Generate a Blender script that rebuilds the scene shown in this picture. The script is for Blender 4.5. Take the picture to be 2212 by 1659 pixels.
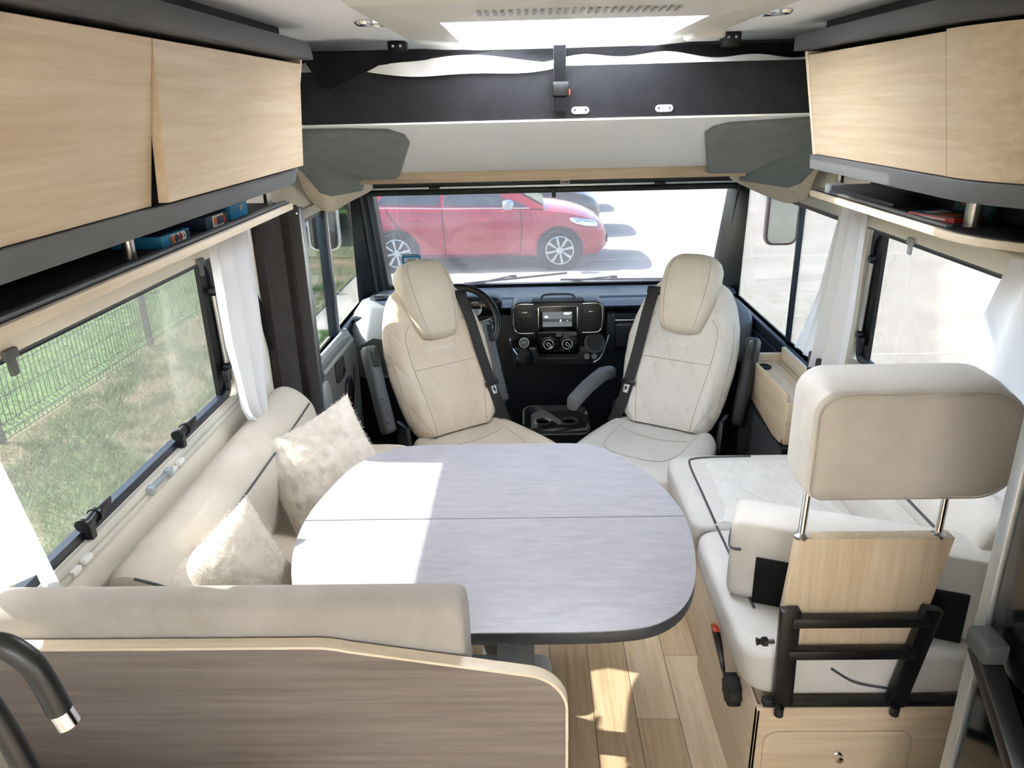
import bpy, bmesh, math, random
import numpy as np
from mathutils import Matrix, Vector, noise as mnoise
random.seed(7); rng = np.random.default_rng(7)
for o in list(bpy.data.objects): bpy.data.objects.remove(o, do_unlink=True)
S = bpy.context.scene; COL = S.collection

# ---------------------------------------------------------------- camera
cd = bpy.data.cameras.new('camera'); cam = bpy.data.objects.new('camera', cd); COL.objects.link(cam)
cd.sensor_width = 36.0; cd.lens = 1600.0/2212*36.0; cd.clip_start = .02; cd.clip_end = 400
r_ = Vector((0.99958, 0.016951, -0.023503)); u_ = Vector((0.015993, 0.353634, 0.935247)); f_ = Vector((-0.024165, 0.93523, -0.353214))
cam.matrix_world = Matrix(((r_.x,u_.x,-f_.x,-.11),(r_.y,u_.y,-f_.y,0),(r_.z,u_.z,-f_.z,1.75),(0,0,0,1)))
S.camera = cam
# ---------------------------------------------------------------- light
SUN = Vector((1.22,-.17,-1.0)).normalized()
w = bpy.data.worlds.new('sky'); S.world = w; w.use_nodes = True
nt = w.node_tree; nt.nodes.clear()
sk = nt.nodes.new('ShaderNodeTexSky'); sk.sky_type = 'NISHITA'; sk.sun_disc = False
sk.sun_elevation = math.radians(39); sk.sun_rotation = math.radians(-82); sk.air_density = 1.0; sk.dust_density = 2.0; sk.ozone_density = 1.0
bg = nt.nodes.new('ShaderNodeBackground'); bg.inputs['Strength'].default_value = .30
wo = nt.nodes.new('ShaderNodeOutputWorld'); nt.links.new(sk.outputs[0], bg.inputs[0]); nt.links.new(bg.outputs[0], wo.inputs[0])
sl = bpy.data.lights.new('sun','SUN'); sl.energy = 6.0; sl.angle = math.radians(.6); sl.color = (1,.97,.93)
so = bpy.data.objects.new('sun', sl); COL.objects.link(so); so.rotation_euler = SUN.to_track_quat('-Z','Y').to_euler(); so.location = (-8,2,9)
vs = S.view_settings; vs.view_transform = 'Standard'; vs.look = 'None'; vs.gamma = 1; vs.use_curve_mapping = False; vs.exposure = 3.48

# ---------------------------------------------------------------- materials
def lin(h):
    h = h.lstrip('#'); c = [int(h[i:i+2],16)/255 for i in (0,2,4)]
    return [((x+.055)/1.055)**2.4 if x > .04045 else x/12.92 for x in c]+[1]
MATS = {}
def base(name):
    m = bpy.data.materials.new(name); m.use_nodes = True; n = m.node_tree
    b = n.nodes['Principled BSDF']; MATS[name] = m; return m, n, b
def plain(name, col, rough=.5, metal=0, spec=.5, coat=0):
    m, n, b = base(name); b.inputs['Base Color'].default_value = lin(col); b.inputs['Roughness'].default_value = rough
    b.inputs['Metallic'].default_value = metal; b.inputs['Specular IOR Level'].default_value = spec; b.inputs['Coat Weight'].default_value = coat
    nz = n.nodes.new('ShaderNodeTexNoise'); nz.inputs['Scale'].default_value = 180; nz.inputs['Detail'].default_value = 2
    bp = n.nodes.new('ShaderNodeBump'); bp.inputs['Strength'].default_value = .03; bp.inputs['Distance'].default_value = .002
    n.links.new(nz.outputs[0], bp.inputs['Height']); n.links.new(bp.outputs[0], b.inputs['Normal'])
    return m
def tex(n, coord='Object', scale=(1,1,1), rot=(0,0,0)):
    tc = n.nodes.new('ShaderNodeTexCoord'); mp = n.nodes.new('ShaderNodeMapping')
    mp.inputs['Scale'].default_value = scale; mp.inputs['Rotation'].default_value = rot
    n.links.new(tc.outputs[coord], mp.inputs[0]); return mp.outputs[0]
def ramp(n, fac, stops):
    r = n.nodes.new('ShaderNodeValToRGB'); e = r.color_ramp.elements
    e[0].position, e[0].color = stops[0][0], lin(stops[0][1]); e[1].position, e[1].color = stops[-1][0], lin(stops[-1][1])
    for p, c in stops[1:-1]:
        x = e.new(p); x.color = lin(c)
    n.links.new(fac, r.inputs[0]); return r.outputs[0]
def noise(n, vec, scale, detail=4, rough=.6, dist=0):
    z = n.nodes.new('ShaderNodeTexNoise'); z.inputs['Scale'].default_value = scale; z.inputs['Detail'].default_value = detail
    z.inputs['Roughness'].default_value = rough; z.inputs['Distortion'].default_value = dist
    if vec is not None: n.links.new(vec, z.inputs['Vector'])
    return z.outputs[0]
def bump(n, b, h, strength=.2, dist=.002):
    bp = n.nodes.new('ShaderNodeBump'); bp.inputs['Strength'].default_value = strength; bp.inputs['Distance'].default_value = dist
    n.links.new(h, bp.inputs['Height']); n.links.new(bp.outputs[0], b.inputs['Normal'])
def wood(name, axis, lo='#bda78a', mid='#cab699', hi='#d5c4aa', rough=.45, sc=1.0):
    m, n, b = base(name); s = [24*sc]*3; s['xyz'.index(axis)] = 1.2*sc
    v = tex(n, 'Object', s); f = noise(n, v, 2.2, 8, .62, .25)
    s2 = [60*sc]*3; s2['xyz'.index(axis)] = 2.0*sc
    f2 = noise(n, tex(n,'Object',s2), 2.0, 3, .6)
    mx = n.nodes.new('ShaderNodeMath'); mx.operation = 'MULTIPLY_ADD'; n.links.new(f2, mx.inputs[0]); mx.inputs[1].default_value = .35
    n.links.new(f, mx.inputs[2])
    c = ramp(n, mx.outputs[0], [(.42,lo),(.66,mid),(.9,hi)]); n.links.new(c, b.inputs['Base Color'])
    b.inputs['Roughness'].default_value = rough; b.inputs['Specular IOR Level'].default_value = .35
    bump(n, b, f2, .08, .001); return m
def cloth(name, a, bcol, rough=.85, sc=1.0, bs=.12, quilt=None, sheen=.1):
    m, n, b = base(name); v = tex(n)
    f = noise(n, v, 9*sc, 4); c = ramp(n, f, [(.35,a),(.65,bcol)]); n.links.new(c, b.inputs['Base Color'])
    b.inputs['Roughness'].default_value = rough; b.inputs['Specular IOR Level'].default_value = .2; b.inputs['Sheen Weight'].default_value = sheen
    h = noise(n, v, 420*sc, 2)
    if quilt:
        ax0, ax1, k = quilt
        sp = n.nodes.new('ShaderNodeSeparateXYZ'); n.links.new(v, sp.inputs[0])
        def mth(op, a_, b_=None):
            q = n.nodes.new('ShaderNodeMath'); q.operation = op
            for i, t in enumerate((a_, b_)):
                if t is None: continue
                if isinstance(t, (int,float)): q.inputs[i].default_value = t
                else: n.links.new(t, q.inputs[i])
            return q.outputs[0]
        X = sp.outputs['XYZ'.index(ax0)]; Y = sp.outputs['XYZ'.index(ax1)]
        s1 = mth('ABSOLUTE', mth('SINE', mth('MULTIPLY', mth('ADD', X, mth('MULTIPLY', Y, .6)), k)))
        s2 = mth('ABSOLUTE', mth('SINE', mth('MULTIPLY', mth('SUBTRACT', X, mth('MULTIPLY', Y, .6)), k)))
        mn = mth('POWER', mth('MINIMUM', s1, s2), .5)
        hh = mth('ADD', mth('MULTIPLY', mn, 1.0), mth('MULTIPLY', h, .08))
        bump(n, b, hh, .6, .006)
    else: bump(n, b, h, bs, .001)
    return m
def glass(name, tint='#ffffff', refl=.06, dust=0.0, dustcol='#ffffff', rough=.0):
    m = bpy.data.materials.new(name); m.use_nodes = True; n = m.node_tree; n.nodes.clear(); MATS[name] = m
    out = n.nodes.new('ShaderNodeOutputMaterial'); t = n.nodes.new('ShaderNodeBsdfTransparent'); t.inputs[0].default_value = lin(tint)
    g = n.nodes.new('ShaderNodeBsdfGlossy'); g.inputs['Roughness'].default_value = rough; g.inputs[0].default_value = (1,1,1,1)
    fr = n.nodes.new('ShaderNodeLayerWeight'); fr.inputs[0].default_value = .12
    ml = n.nodes.new('ShaderNodeMath'); ml.operation = 'MULTIPLY_ADD'; n.links.new(fr.outputs['Fresnel'], ml.inputs[0]); ml.inputs[1].default_value = .45; ml.inputs[2].default_value = refl
    mx = n.nodes.new('ShaderNodeMixShader'); n.links.new(ml.outputs[0], mx.inputs[0]); n.links.new(t.outputs[0], mx.inputs[1]); n.links.new(g.outputs[0], mx.inputs[2])
    last = mx.outputs[0]
    if dust:
        d = n.nodes.new('ShaderNodeBsdfTranslucent'); d.inputs[0].default_value = lin(dustcol)
        d2 = n.nodes.new('ShaderNodeBsdfDiffuse'); d2.inputs[0].default_value = lin(dustcol)
        md = n.nodes.new('ShaderNodeMixShader'); md.inputs[0].default_value = .3; n.links.new(d.outputs[0], md.inputs[1]); n.links.new(d2.outputs[0], md.inputs[2])
        f = noise(n, tex(n), 2.5, 5); cr = n.nodes.new('ShaderNodeMapRange'); n.links.new(f, cr.inputs[0])
        cr.inputs[1].default_value = .3; cr.inputs[2].default_value = .7; cr.inputs[3].default_value = dust*.75; cr.inputs[4].default_value = dust*1.25
        m2 = n.nodes.new('ShaderNodeMixShader'); n.links.new(cr.outputs[0], m2.inputs[0]); n.links.new(last, m2.inputs[1]); n.links.new(md.outputs[0], m2.inputs[2]); last = m2.outputs[0]
    n.links.new(last, out.inputs[0]); return m
def sheer(name, col, trans=.45, clear=0.0):
    m = bpy.data.materials.new(name); m.use_nodes = True; n = m.node_tree; n.nodes.clear(); MATS[name] = m
    out = n.nodes.new('ShaderNodeOutputMaterial'); d = n.nodes.new('ShaderNodeBsdfDiffuse'); t = n.nodes.new('ShaderNodeBsdfTranslucent')
    for x in (d,t): x.inputs[0].default_value = lin(col)
    f = noise(n, tex(n), 600, 2); bp = n.nodes.new('ShaderNodeBump'); bp.inputs['Strength'].default_value = .05; n.links.new(f, bp.inputs['Height']); n.links.new(bp.outputs[0], d.inputs['Normal'])
    mx = n.nodes.new('ShaderNodeMixShader'); mx.inputs[0].default_value = trans; n.links.new(d.outputs[0], mx.inputs[1]); n.links.new(t.outputs[0], mx.inputs[2])
    last = mx.outputs[0]
    if clear:
        tr = n.nodes.new('ShaderNodeBsdfTransparent'); m2 = n.nodes.new('ShaderNodeMixShader'); m2.inputs[0].default_value = clear
        n.links.new(last, m2.inputs[1]); n.links.new(tr.outputs[0], m2.inputs[2]); last = m2.outputs[0]
    n.links.new(last, out.inputs[0]); return m
wood('wood_y','y'); wood('wood_x','x'); wood('wood_z','z'); wood('wood_pale','y','#cdbba0','#dccbb1','#e6d8c3')
wood('wood_pale_x','x','#cdbba0','#dccbb1','#e6d8c3')
wood('wood_shaded','x','#6d6259','#7e736a','#90857b',.5,.9)  # same oak as the cabinets, with foreground shade put into the colour
for i,(a,b_,c) in enumerate((('#b39a7a','#c8b091','#d6c2a5'),('#ab9272','#c0a888','#d0bb9d'),('#bba385','#cfb99b','#dbc9ad'),('#a68e70','#bba384','#cbb698'))):
    wood('plank_%d'%i,'y',a,b_,c,.42,1.1)
cloth('cream','#d3c5b0','#dbcfbb'); cloth('cream_leather','#ccc3b3','#d4ccbe',.55,1,.06); cloth('cream_quilt','#d9c9b3','#e0d2bf',.8,1,.12,('X','Z',36))
cloth('white_leather','#c9c6c0','#d1cec9',.55,1,.06); cloth('white_quilt','#d3d1cb','#dbdad5',.75,1,.1,('X','Y',42))
cloth('taupe','#a0988f','#aba39a',.8); cloth('seat_head','#d8ccb9','#dfd4c3',.6,1,.06); cloth('seat_quilt_cool','#d9d3c9','#e0dbd2',.8,1,.12,('X','Z',36)); plain('pod_grey','#84878a',.5); plain('door_grey','#7d8184',.5); cloth('beige_wall','#e6dfcf','#ebe5d6',.7,.3,.03); cloth('ceiling_white','#f0f3f4','#f4f7f8',.75,.3,.02)
cloth('dark_felt','#232325','#29292b',.85,2,.2); cloth('grey_pad','#787d7b','#828785',.8,1,.1); cloth('black_cloth','#111113','#18181b',.9,2,.2)
cloth('plush','#d6cbbb','#e4dbce',.95,4,.5,None,.5); cloth('brown_felt','#2c2523','#352d2b',.85,2,.2); cloth('carpet','#14151a','#1c1e24',.95,3,.6)
plain('black_plastic','#141416',.35); plain('dark_plastic','#232427',.45); plain('grey_plastic','#5c5f62',.45); plain('mid_grey','#3c3e41',.5)
plain('light_grey_plastic','#a9acae',.5); plain('white_plastic','#e6e6e2',.4); plain('off_white','#d8d6cc',.45); plain('dash_top','#414b5b',.38); plain('dash_dark','#1b1d22',.4)  # dash_top carries the bluish sky reflection in its colour
plain('black_frame','#0d0d0f',.4); plain('navy_trim','#1b2534',.35); plain('trim_dark','#4c4c4e',.6); plain('trim_grey','#5e6060',.6); plain('shelf_dark','#2a2828',.7)
plain('chrome','#e8e8ea',.12,1); plain('steel','#b9b6b0',.3,1); plain('alu','#b8bfc3',.35,.8); plain('gloss_black','#04060a',.10,0,.35,0); plain('rubber','#0b0b0c',.7)
plain('piping','#4c4d4f',.6); plain('seam','#b0a595',.8); plain('red_plastic','#c0411f',.4); plain('blue_card','#2a86b8',.5); plain('blue_dark','#0f3d66',.5); plain('white_card','#e9e6dc',.5)
plain('navy_card','#20324e',.5); plain('red_card','#b5402c',.5); plain('orange_card','#d46a34',.5); plain('teal_card','#1f4a5c',.5); plain('thread','#efeae1',.7)
plain('screen_dark','#0a0c0f',.15); plain('belt','#2a2726',.7); plain('buckle_metal','#d8d8d6',.25,.7); plain('sill_alu','#c9c6bb',.5); plain('yellow_mark','#d9b23a',.5)
cloth('bedsheet','#dcdbd6','#e6e5e1',.85,1,.05)
def emis(name, col, st):
    m, n, b = base(name); b.inputs['Base Color'].default_value = lin(col); b.inputs['Emission Color'].default_value = lin(col); b.inputs['Emission Strength'].default_value = st; return m
emis('screen_lit','#6f7478',.06); emis('screen_band','#4c5054',.04); emis('screen_text','#ffffff',.5)
sheer('curtain','#f4f4f6',.45); sheer('curtain_sheer','#f4f4f6',.45,.35); sheer('dome','#f7f8f8',.92,.30); plain('mirror_tint','#b9c4bf',.08,1); cloth('headrest_cloth','#bab2a8','#c4bdb3',.85); plain('fence_green','#2c3a2c',.6)
glass('glass_side','#a8a9a7',.025,.015,'#f2f2ee'); glass('glass_clear','#a9acab',.03); glass('glass_untinted','#f4f4f4',.03); glass('glass_ws','#a4a6a6',.03,.05,'#f2eef0'); glass('glass_car','#5c6a72',.12,.10)
def laminate():
    m, n, b = base('table_laminate'); f = noise(n, tex(n,'Object',(5,22,5)), 2.2, 7, .65, .5)
    c = ramp(n, f, [(.3,'#94939a'),(.55,'#9f9ea4'),(.8,'#aaa9ae')]); n.links.new(c, b.inputs['Base Color']); b.inputs['Roughness'].default_value = .28; b.inputs['Specular IOR Level'].default_value = .5
laminate()
def carpaint(name, col):
    m, n, b = base(name); b.inputs['Base Color'].default_value = lin(col); b.inputs['Roughness'].default_value = .3; b.inputs['Coat Weight'].default_value = .8; b.inputs['Coat Roughness'].default_value = .05
carpaint('car_red','#a8162c'); carpaint('car_silver','#9aa2ad'); carpaint('car_black','#4a443e')
def ground():
    m, n, b = base('concrete'); v = tex(n); f = noise(n, v, 1.4, 8, .6); c = ramp(n, f, [(.3,'#948c83'),(.6,'#a39b92'),(.8,'#aea79e')]); n.links.new(c, b.inputs['Base Color']); b.inputs['Roughness'].default_value = .9
    bump(n, b, noise(n, v, 60, 4), .3, .01)
    m, n, b = base('soil'); v = tex(n); f = noise(n, v, 1.7, 8, .7); c = ramp(n, f, [(.3,'#485430'),(.48,'#626646'),(.6,'#7d705a'),(.75,'#91846d')]); n.links.new(c, b.inputs['Base Color']); b.inputs['Roughness'].default_value = .95
    bump(n, b, noise(n, v, 25, 6), .6, .05)
    m, n, b = base('lawn'); v = tex(n); f = noise(n, v, 1.1, 8, .7); c = ramp(n, f, [(.3,'#3c5f29'),(.55,'#527238'),(.75,'#75874f')]); n.links.new(c, b.inputs['Base Color']); b.inputs['Roughness'].default_value = .95
    bump(n, b, noise(n, v, 30, 6), .6, .05)
    for nm, cs in (('grass_blade',('#3a5f27','#537638','#72904d')),('dry_blade',('#8a7e5a','#a89c78','#c2b897')),('leaf',('#4a7536','#6b9748','#97b468'))):
        m, n, b = base(nm); f = noise(n, tex(n), 6, 3); c = ramp(n, f, [(.3,cs[0]),(.5,cs[1]),(.7,cs[2])]); n.links.new(c, b.inputs['Base Color']); b.inputs['Roughness'].default_value = .7
ground()

# ---------------------------------------------------------------- mesh helpers
class MB:
    def __init__(s): s.v = []; s.f = []
    def add(s, v, f):
        k = len(s.v); s.v += [tuple(map(float,p)) for p in v]; s.f += [tuple(i+k for i in q) for q in f]; return s
    def box(s, x0,x1,y0,y1,z0,z1):
        v = [(x0,y0,z0),(x1,y0,z0),(x1,y1,z0),(x0,y1,z0),(x0,y0,z1),(x1,y0,z1),(x1,y1,z1),(x0,y1,z1)]
        return s.add(v, [(0,3,2,1),(4,5,6,7),(0,1,5,4),(1,2,6,5),(2,3,7,6),(3,0,4,7)])
    def hexa(s, a, b):   # two quads (lists of 4 pts), joined
        return s.add(list(a)+list(b), [(3,2,1,0),(4,5,6,7),(0,1,5,4),(1,2,6,5),(2,3,7,6),(3,0,4,7)])
    def prism(s, poly, d):  # 3d polygon pts extruded by vector d
        n = len(poly); a = [Vector(p) for p in poly]; b = [p+Vector(d) for p in a]
        return s.add([*a,*b], [tuple(range(n))[::-1], tuple(range(n,2*n))]+[(i,(i+1)%n,n+(i+1)%n,n+i) for i in range(n)])
    def tube(s, path, r, n=8, closed=False, flat=None):
        P = [Vector(p) for p in path]; N = len(P); rr = r if hasattr(r,'__len__') else [r]*N
        up = None; rings = []
        for i in range(N):
            t = (P[(i+1)%N]-P[i-1]) if closed else (P[min(i+1,N-1)]-P[max(i-1,0)])
            t.normalize()
            if up is None:
                up = Vector((0,0,1)) if abs(t.z) < .9 else Vector((1,0,0))
            up = (up - t*up.dot(t)).normalized(); sd = t.cross(up)
            fl = flat or (1,1)
            rings.append([P[i]+(sd*math.cos(2*math.pi*k/n)*fl[0]+up*math.sin(2*math.pi*k/n)*fl[1])*rr[i] for k in range(n)])
        return s.loft(rings, caps=not closed, closed=closed)
    def loft(s, rings, caps=True, closed=False):
        n = len(rings[0]); N = len(rings); v = [p for r in rings for p in r]; f = []
        for i in range(N if closed else N-1):
            for k in range(n):
                j = (i+1)%N; f.append((i*n+k, i*n+(k+1)%n, j*n+(k+1)%n, j*n+k))
        if caps and not closed: f += [tuple(range(n))[::-1], tuple((N-1)*n+k for k in range(n))]
        return s.add(v, f)
    def grid(s, fn, nu, nv):
        v = [fn(i/nu, j/nv) for j in range(nv+1) for i in range(nu+1)]
        return s.add(v, [(j*(nu+1)+i, j*(nu+1)+i+1, (j+1)*(nu+1)+i+1, (j+1)*(nu+1)+i) for j in range(nv) for i in range(nu)])
    def lathe(s, prof, c, axis=(0,0,1), n=24):   # prof: (r,h) list
        ax = Vector(axis).normalized(); a = ax.orthogonal().normalized(); b = ax.cross(a); c = Vector(c)
        return s.loft([[c+ax*h+(a*math.cos(2*math.pi*k/n)+b*math.sin(2*math.pi*k/n))*r for k in range(n)] for r,h in prof])
    def super(s, c, size, e1=.35, e2=.35, nu=40, nv=24, fn=None):
        def p(w, e): return math.copysign(abs(w)**e, w)
        rings = []
        for j in range(nv+1):
            ph = -math.pi/2+math.pi*j/nv; ring = []
            for i in range(nu):
                th = 2*math.pi*i/nu
                q = Vector((size[0]*p(math.cos(ph),e1)*p(math.cos(th),e2), size[1]*p(math.cos(ph),e1)*p(math.sin(th),e2), size[2]*p(math.sin(ph),e1)))
                if fn: q = fn(q)
                ring.append(Vector(c)+q)
            rings.append(ring)
        return s.loft(rings)
    def obj(s, name, mat, parent=None, bevel=0, seg=2, smooth=35, local=False, clean=True):
        me = bpy.data.meshes.new(name); me.from_pydata(s.v, [], s.f)
        if bevel or clean:
            bm = bmesh.new(); bm.from_mesh(me); bmesh.ops.remove_doubles(bm, verts=bm.verts, dist=1e-6)
            if bevel:
                bmesh.ops.recalc_face_normals(bm, faces=bm.faces)
                ed = [e for e in bm.edges if len(e.link_faces) == 2 and e.calc_face_angle(0) > .5]
                bmesh.ops.bevel(bm, geom=ed, offset=bevel, segments=seg, profile=.5, affect='EDGES', clamp_overlap=True)
            bmesh.ops.recalc_face_normals(bm, faces=bm.faces); bm.to_mesh(me); bm.free()
        me.materials.append(MATS[mat]); o = bpy.data.objects.new(name, me); COL.objects.link(o)
        if smooth:
            me.polygons.foreach_set('use_smooth', [True]*len(me.polygons)); me.set_sharp_from_angle(angle=math.radians(smooth))
        if parent is not None: attach(o, parent, local)
        return o
def rootmat(p):
    m = p.matrix_basis.copy()
    if p.parent is not None: m = rootmat(p.parent) @ p.matrix_parent_inverse @ m
    return m
def attach(o, parent, local=False):
    o.parent = parent
    if not local: o.matrix_parent_inverse = rootmat(parent).inverted()
def tag(o, label, cat, group=None):
    o['label'] = label; o['category'] = cat
    if group: o['group'] = group
    return o
def thing(name, label, cat, loc=(0,0,0), rotz=0, group=None):
    o = bpy.data.objects.new(name, None); COL.objects.link(o); o.location = loc; o.rotation_euler = (0,0,rotz); o.empty_display_size = .05
    return tag(o, label, cat, group)
def struct(o, label=None):
    o['kind'] = 'structure'
    if label: o['label'] = label
    return o
def catmull(P, n=8, closed=True):
    P = [Vector(p) for p in P]; N = len(P); out = []
    for i in range(N if closed else N-1):
        if closed: a,b,c,d = P[i-1],P[i],P[(i+1)%N],P[(i+2)%N]
        else: a,b,c,d = P[max(i-1,0)],P[i],P[i+1],P[min(i+2,N-1)]
        for k in range(n):
            t = k/n; out.append(.5*((2*b)+(c-a)*t+(2*a-5*b+4*c-d)*t*t+(3*b-a-3*c+d)*t**3))
    if not closed: out.append(P[-1])
    return out
def interp(x, xs, ys): return float(np.interp(x, xs, ys))
def rrect(w, h, r, n=5):   # rounded rectangle 2d
    o = []
    for cx, cy, a0 in ((w/2-r,h/2-r,0),(-w/2+r,h/2-r,90),(-w/2+r,-h/2+r,180),(w/2-r,-h/2+r,270)):
        for k in range(n+1):
            a = math.radians(a0+90*k/n); o.append((cx+r*math.cos(a), cy+r*math.sin(a)))
    return o
def text_mesh(body, size, ext=.0004):
    cu = bpy.data.curves.new('t','FONT'); cu.body = body; cu.size = size; cu.extrude = ext; cu.align_x = 'CENTER'; cu.align_y = 'CENTER'; cu.resolution_u = 2
    t = bpy.data.objects.new('t', cu); COL.objects.link(t); bpy.context.view_layer.update()
    me = bpy.data.meshes.new_from_object(t.evaluated_get(bpy.context.evaluated_depsgraph_get()))
    V = [v.co.copy() for v in me.vertices]; F = [tuple(p.vertices) for p in me.polygons]
    bpy.data.objects.remove(t); bpy.data.meshes.remove(me); bpy.data.curves.remove(cu); return V, F
def put_text(name, body, size, origin, right, up, mat, parent, local=False, ext=.0004):
    V, F = text_mesh(body, size, ext); r = Vector(right).normalized(); u = Vector(up).normalized(); nrm = r.cross(u); o = Vector(origin)
    return MB().add([o+r*v.x+u*v.y+nrm*v.z for v in V], F).obj(name, mat, parent, local=local, smooth=0, clean=False)
def wall_boxes(mb, x0, x1, Y0, Y1, Z0, Z1, holes):
    ys = sorted({Y0,Y1,*[h[0] for h in holes],*[h[1] for h in holes]}); zs = sorted({Z0,Z1,*[h[2] for h in holes],*[h[3] for h in holes]})
    for a, b in zip(ys, ys[1:]):
        for c, d in zip(zs, zs[1:]):
            m_ = ((a+b)/2,(c+d)/2)
            if any(h[0] < m_[0] < h[1] and h[2] < m_[1] < h[3] for h in holes): continue
            mb.box(x0,x1,a,b,c,d)
    return mb

# ================================================================ SETTING
# ground outside
GZ = -.65
g = MB().box(-2.25,45,-12,60,GZ-.2,GZ).box(-2.75,-2.25,8.2,60,GZ-.2,GZ).obj('concrete_yard','concrete'); struct(g,'pale sunlit concrete yard around the motorhome')
for k in range(9):   # slab joints
    y = -8+k*5.0
    MB().box(-2.25,45,y,y+.03,GZ-.002,GZ+.003).obj('slab_joint','sill_alu',g)
g2 = MB().box(-4.3,-2.25,-12,8.2,GZ-.2,GZ+.01).box(-4.3,-2.75,8.2,40,GZ-.2,GZ+.01).obj('verge_soil','soil'); struct(g2,'patchy grass verge between the yard and the wire fence')
g3 = MB().box(-45,-4.3,-12,60,GZ-.2,GZ+.0).obj('lawn_ground','lawn'); struct(g3,'green lawn behind the wire fence')
# floor with planks
fl = MB().box(-1.08,1.08,-2.5,2.75,-.20,-.006).obj('floor','shelf_dark'); struct(fl)
pw, plen = .128, .92; pi = 0
for cx in range(-5,4):
    x0 = cx*pw+.07; off = (cx*37%10)/10*plen
    y = .55-off
    while y < 2.72:
        a, b = max(y,.5), min(y+plen,2.73)
        if b-a > .05:
            MB().box(x0+.0008,x0+pw-.0008,a+.0008,b-.0008,-.0055,0).obj('plank','plank_%d'%((cx*3+pi*7)%4),fl,bevel=.0008,seg=1); pi += 1
        y += plen
MB().box(-1.08,-.57+.0,-2.5,2.73,-.0055,-.0005).obj('floor_margin','plank_1',fl); MB().box(.583,1.08,-2.5,2.73,-.0055,-.0005).obj('floor_margin','plank_1',fl)
MB().box(-.5699,.5829,-2.5,.5,-.0055,-.0005).obj('floor_margin','plank_1',fl)
cf = MB().box(-1.08,1.08,2.75,4.4,-.20,-.14).obj('cab_carpet','carpet'); struct(cf,'black carpet of the driving cab')
# side walls
wl = wall_boxes(MB(),-1.112,-1.08,-2.5,4.42,0,1.95,[(-2.0,-1.1,1.0,1.5),(.98,2.245,.885,1.345),(3.12,4.30,.685,1.32)]).box(-1.112,-1.08,2.7,4.42,-.2,0).obj('wall_left','beige_wall'); struct(wl)
wr = wall_boxes(MB(),1.08,1.112,-2.5,4.42,0,1.95,[(-1.6,-.3,.95,1.5),(1.45,2.60,.845,1.33),(2.90,4.22,.685,1.335)]).box(1.08,1.112,2.7,4.42,-.2,0).obj('wall_right','beige_wall'); struct(wr)
struct(MB().box(-1.112,1.112,-2.54,-2.5,0,1.95).obj('wall_back','beige_wall'))
wf = MB().box(-1.112,1.112,4.40,4.44,-.2,.735).box(-1.112,1.112,4.40,4.44,1.32,1.95).obj('wall_front','dash_dark'); struct(wf)
ce = MB()
for x0,x1,y0,y1 in ((-1.112,-.45,-2.54,.0),(.45,1.112,-2.54,.0),(-.45,.45,-2.54,-2.0),(-.45,.45,-.8,0),(-1.112,-.30,0,3.0),(.31,1.112,0,3.0),(-.30,.31,0,1.90),(-.30,.31,2.80,3.0)): ce.box(x0,x1,y0,y1,1.95,1.985)
struct(ce.obj('ceiling','ceiling_white'))
struct(MB().box(-1.112,1.112,3.0,4.44,1.95,1.985).obj('ceiling_cab','black_cloth'),'black lining over the raised bed')

# added unseen openings behind the viewpoint, bringing more daylight into the room
k = MB().box(-1.102,-1.098,-2.0,-1.1,1.0,1.5).obj('window_6','glass_untinted'); struct(k,'added left window behind the viewpoint for more daylight')
k = MB().box(1.098,1.102,-1.6,-.3,.95,1.5).obj('window_7','glass_untinted'); struct(k,'added right window behind the viewpoint for more daylight')
k = MB().box(-.45,.45,-2.0,-.8,1.975,1.983).obj('window_8','dome'); struct(k,'added translucent roof window behind the viewpoint for more daylight')
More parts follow.
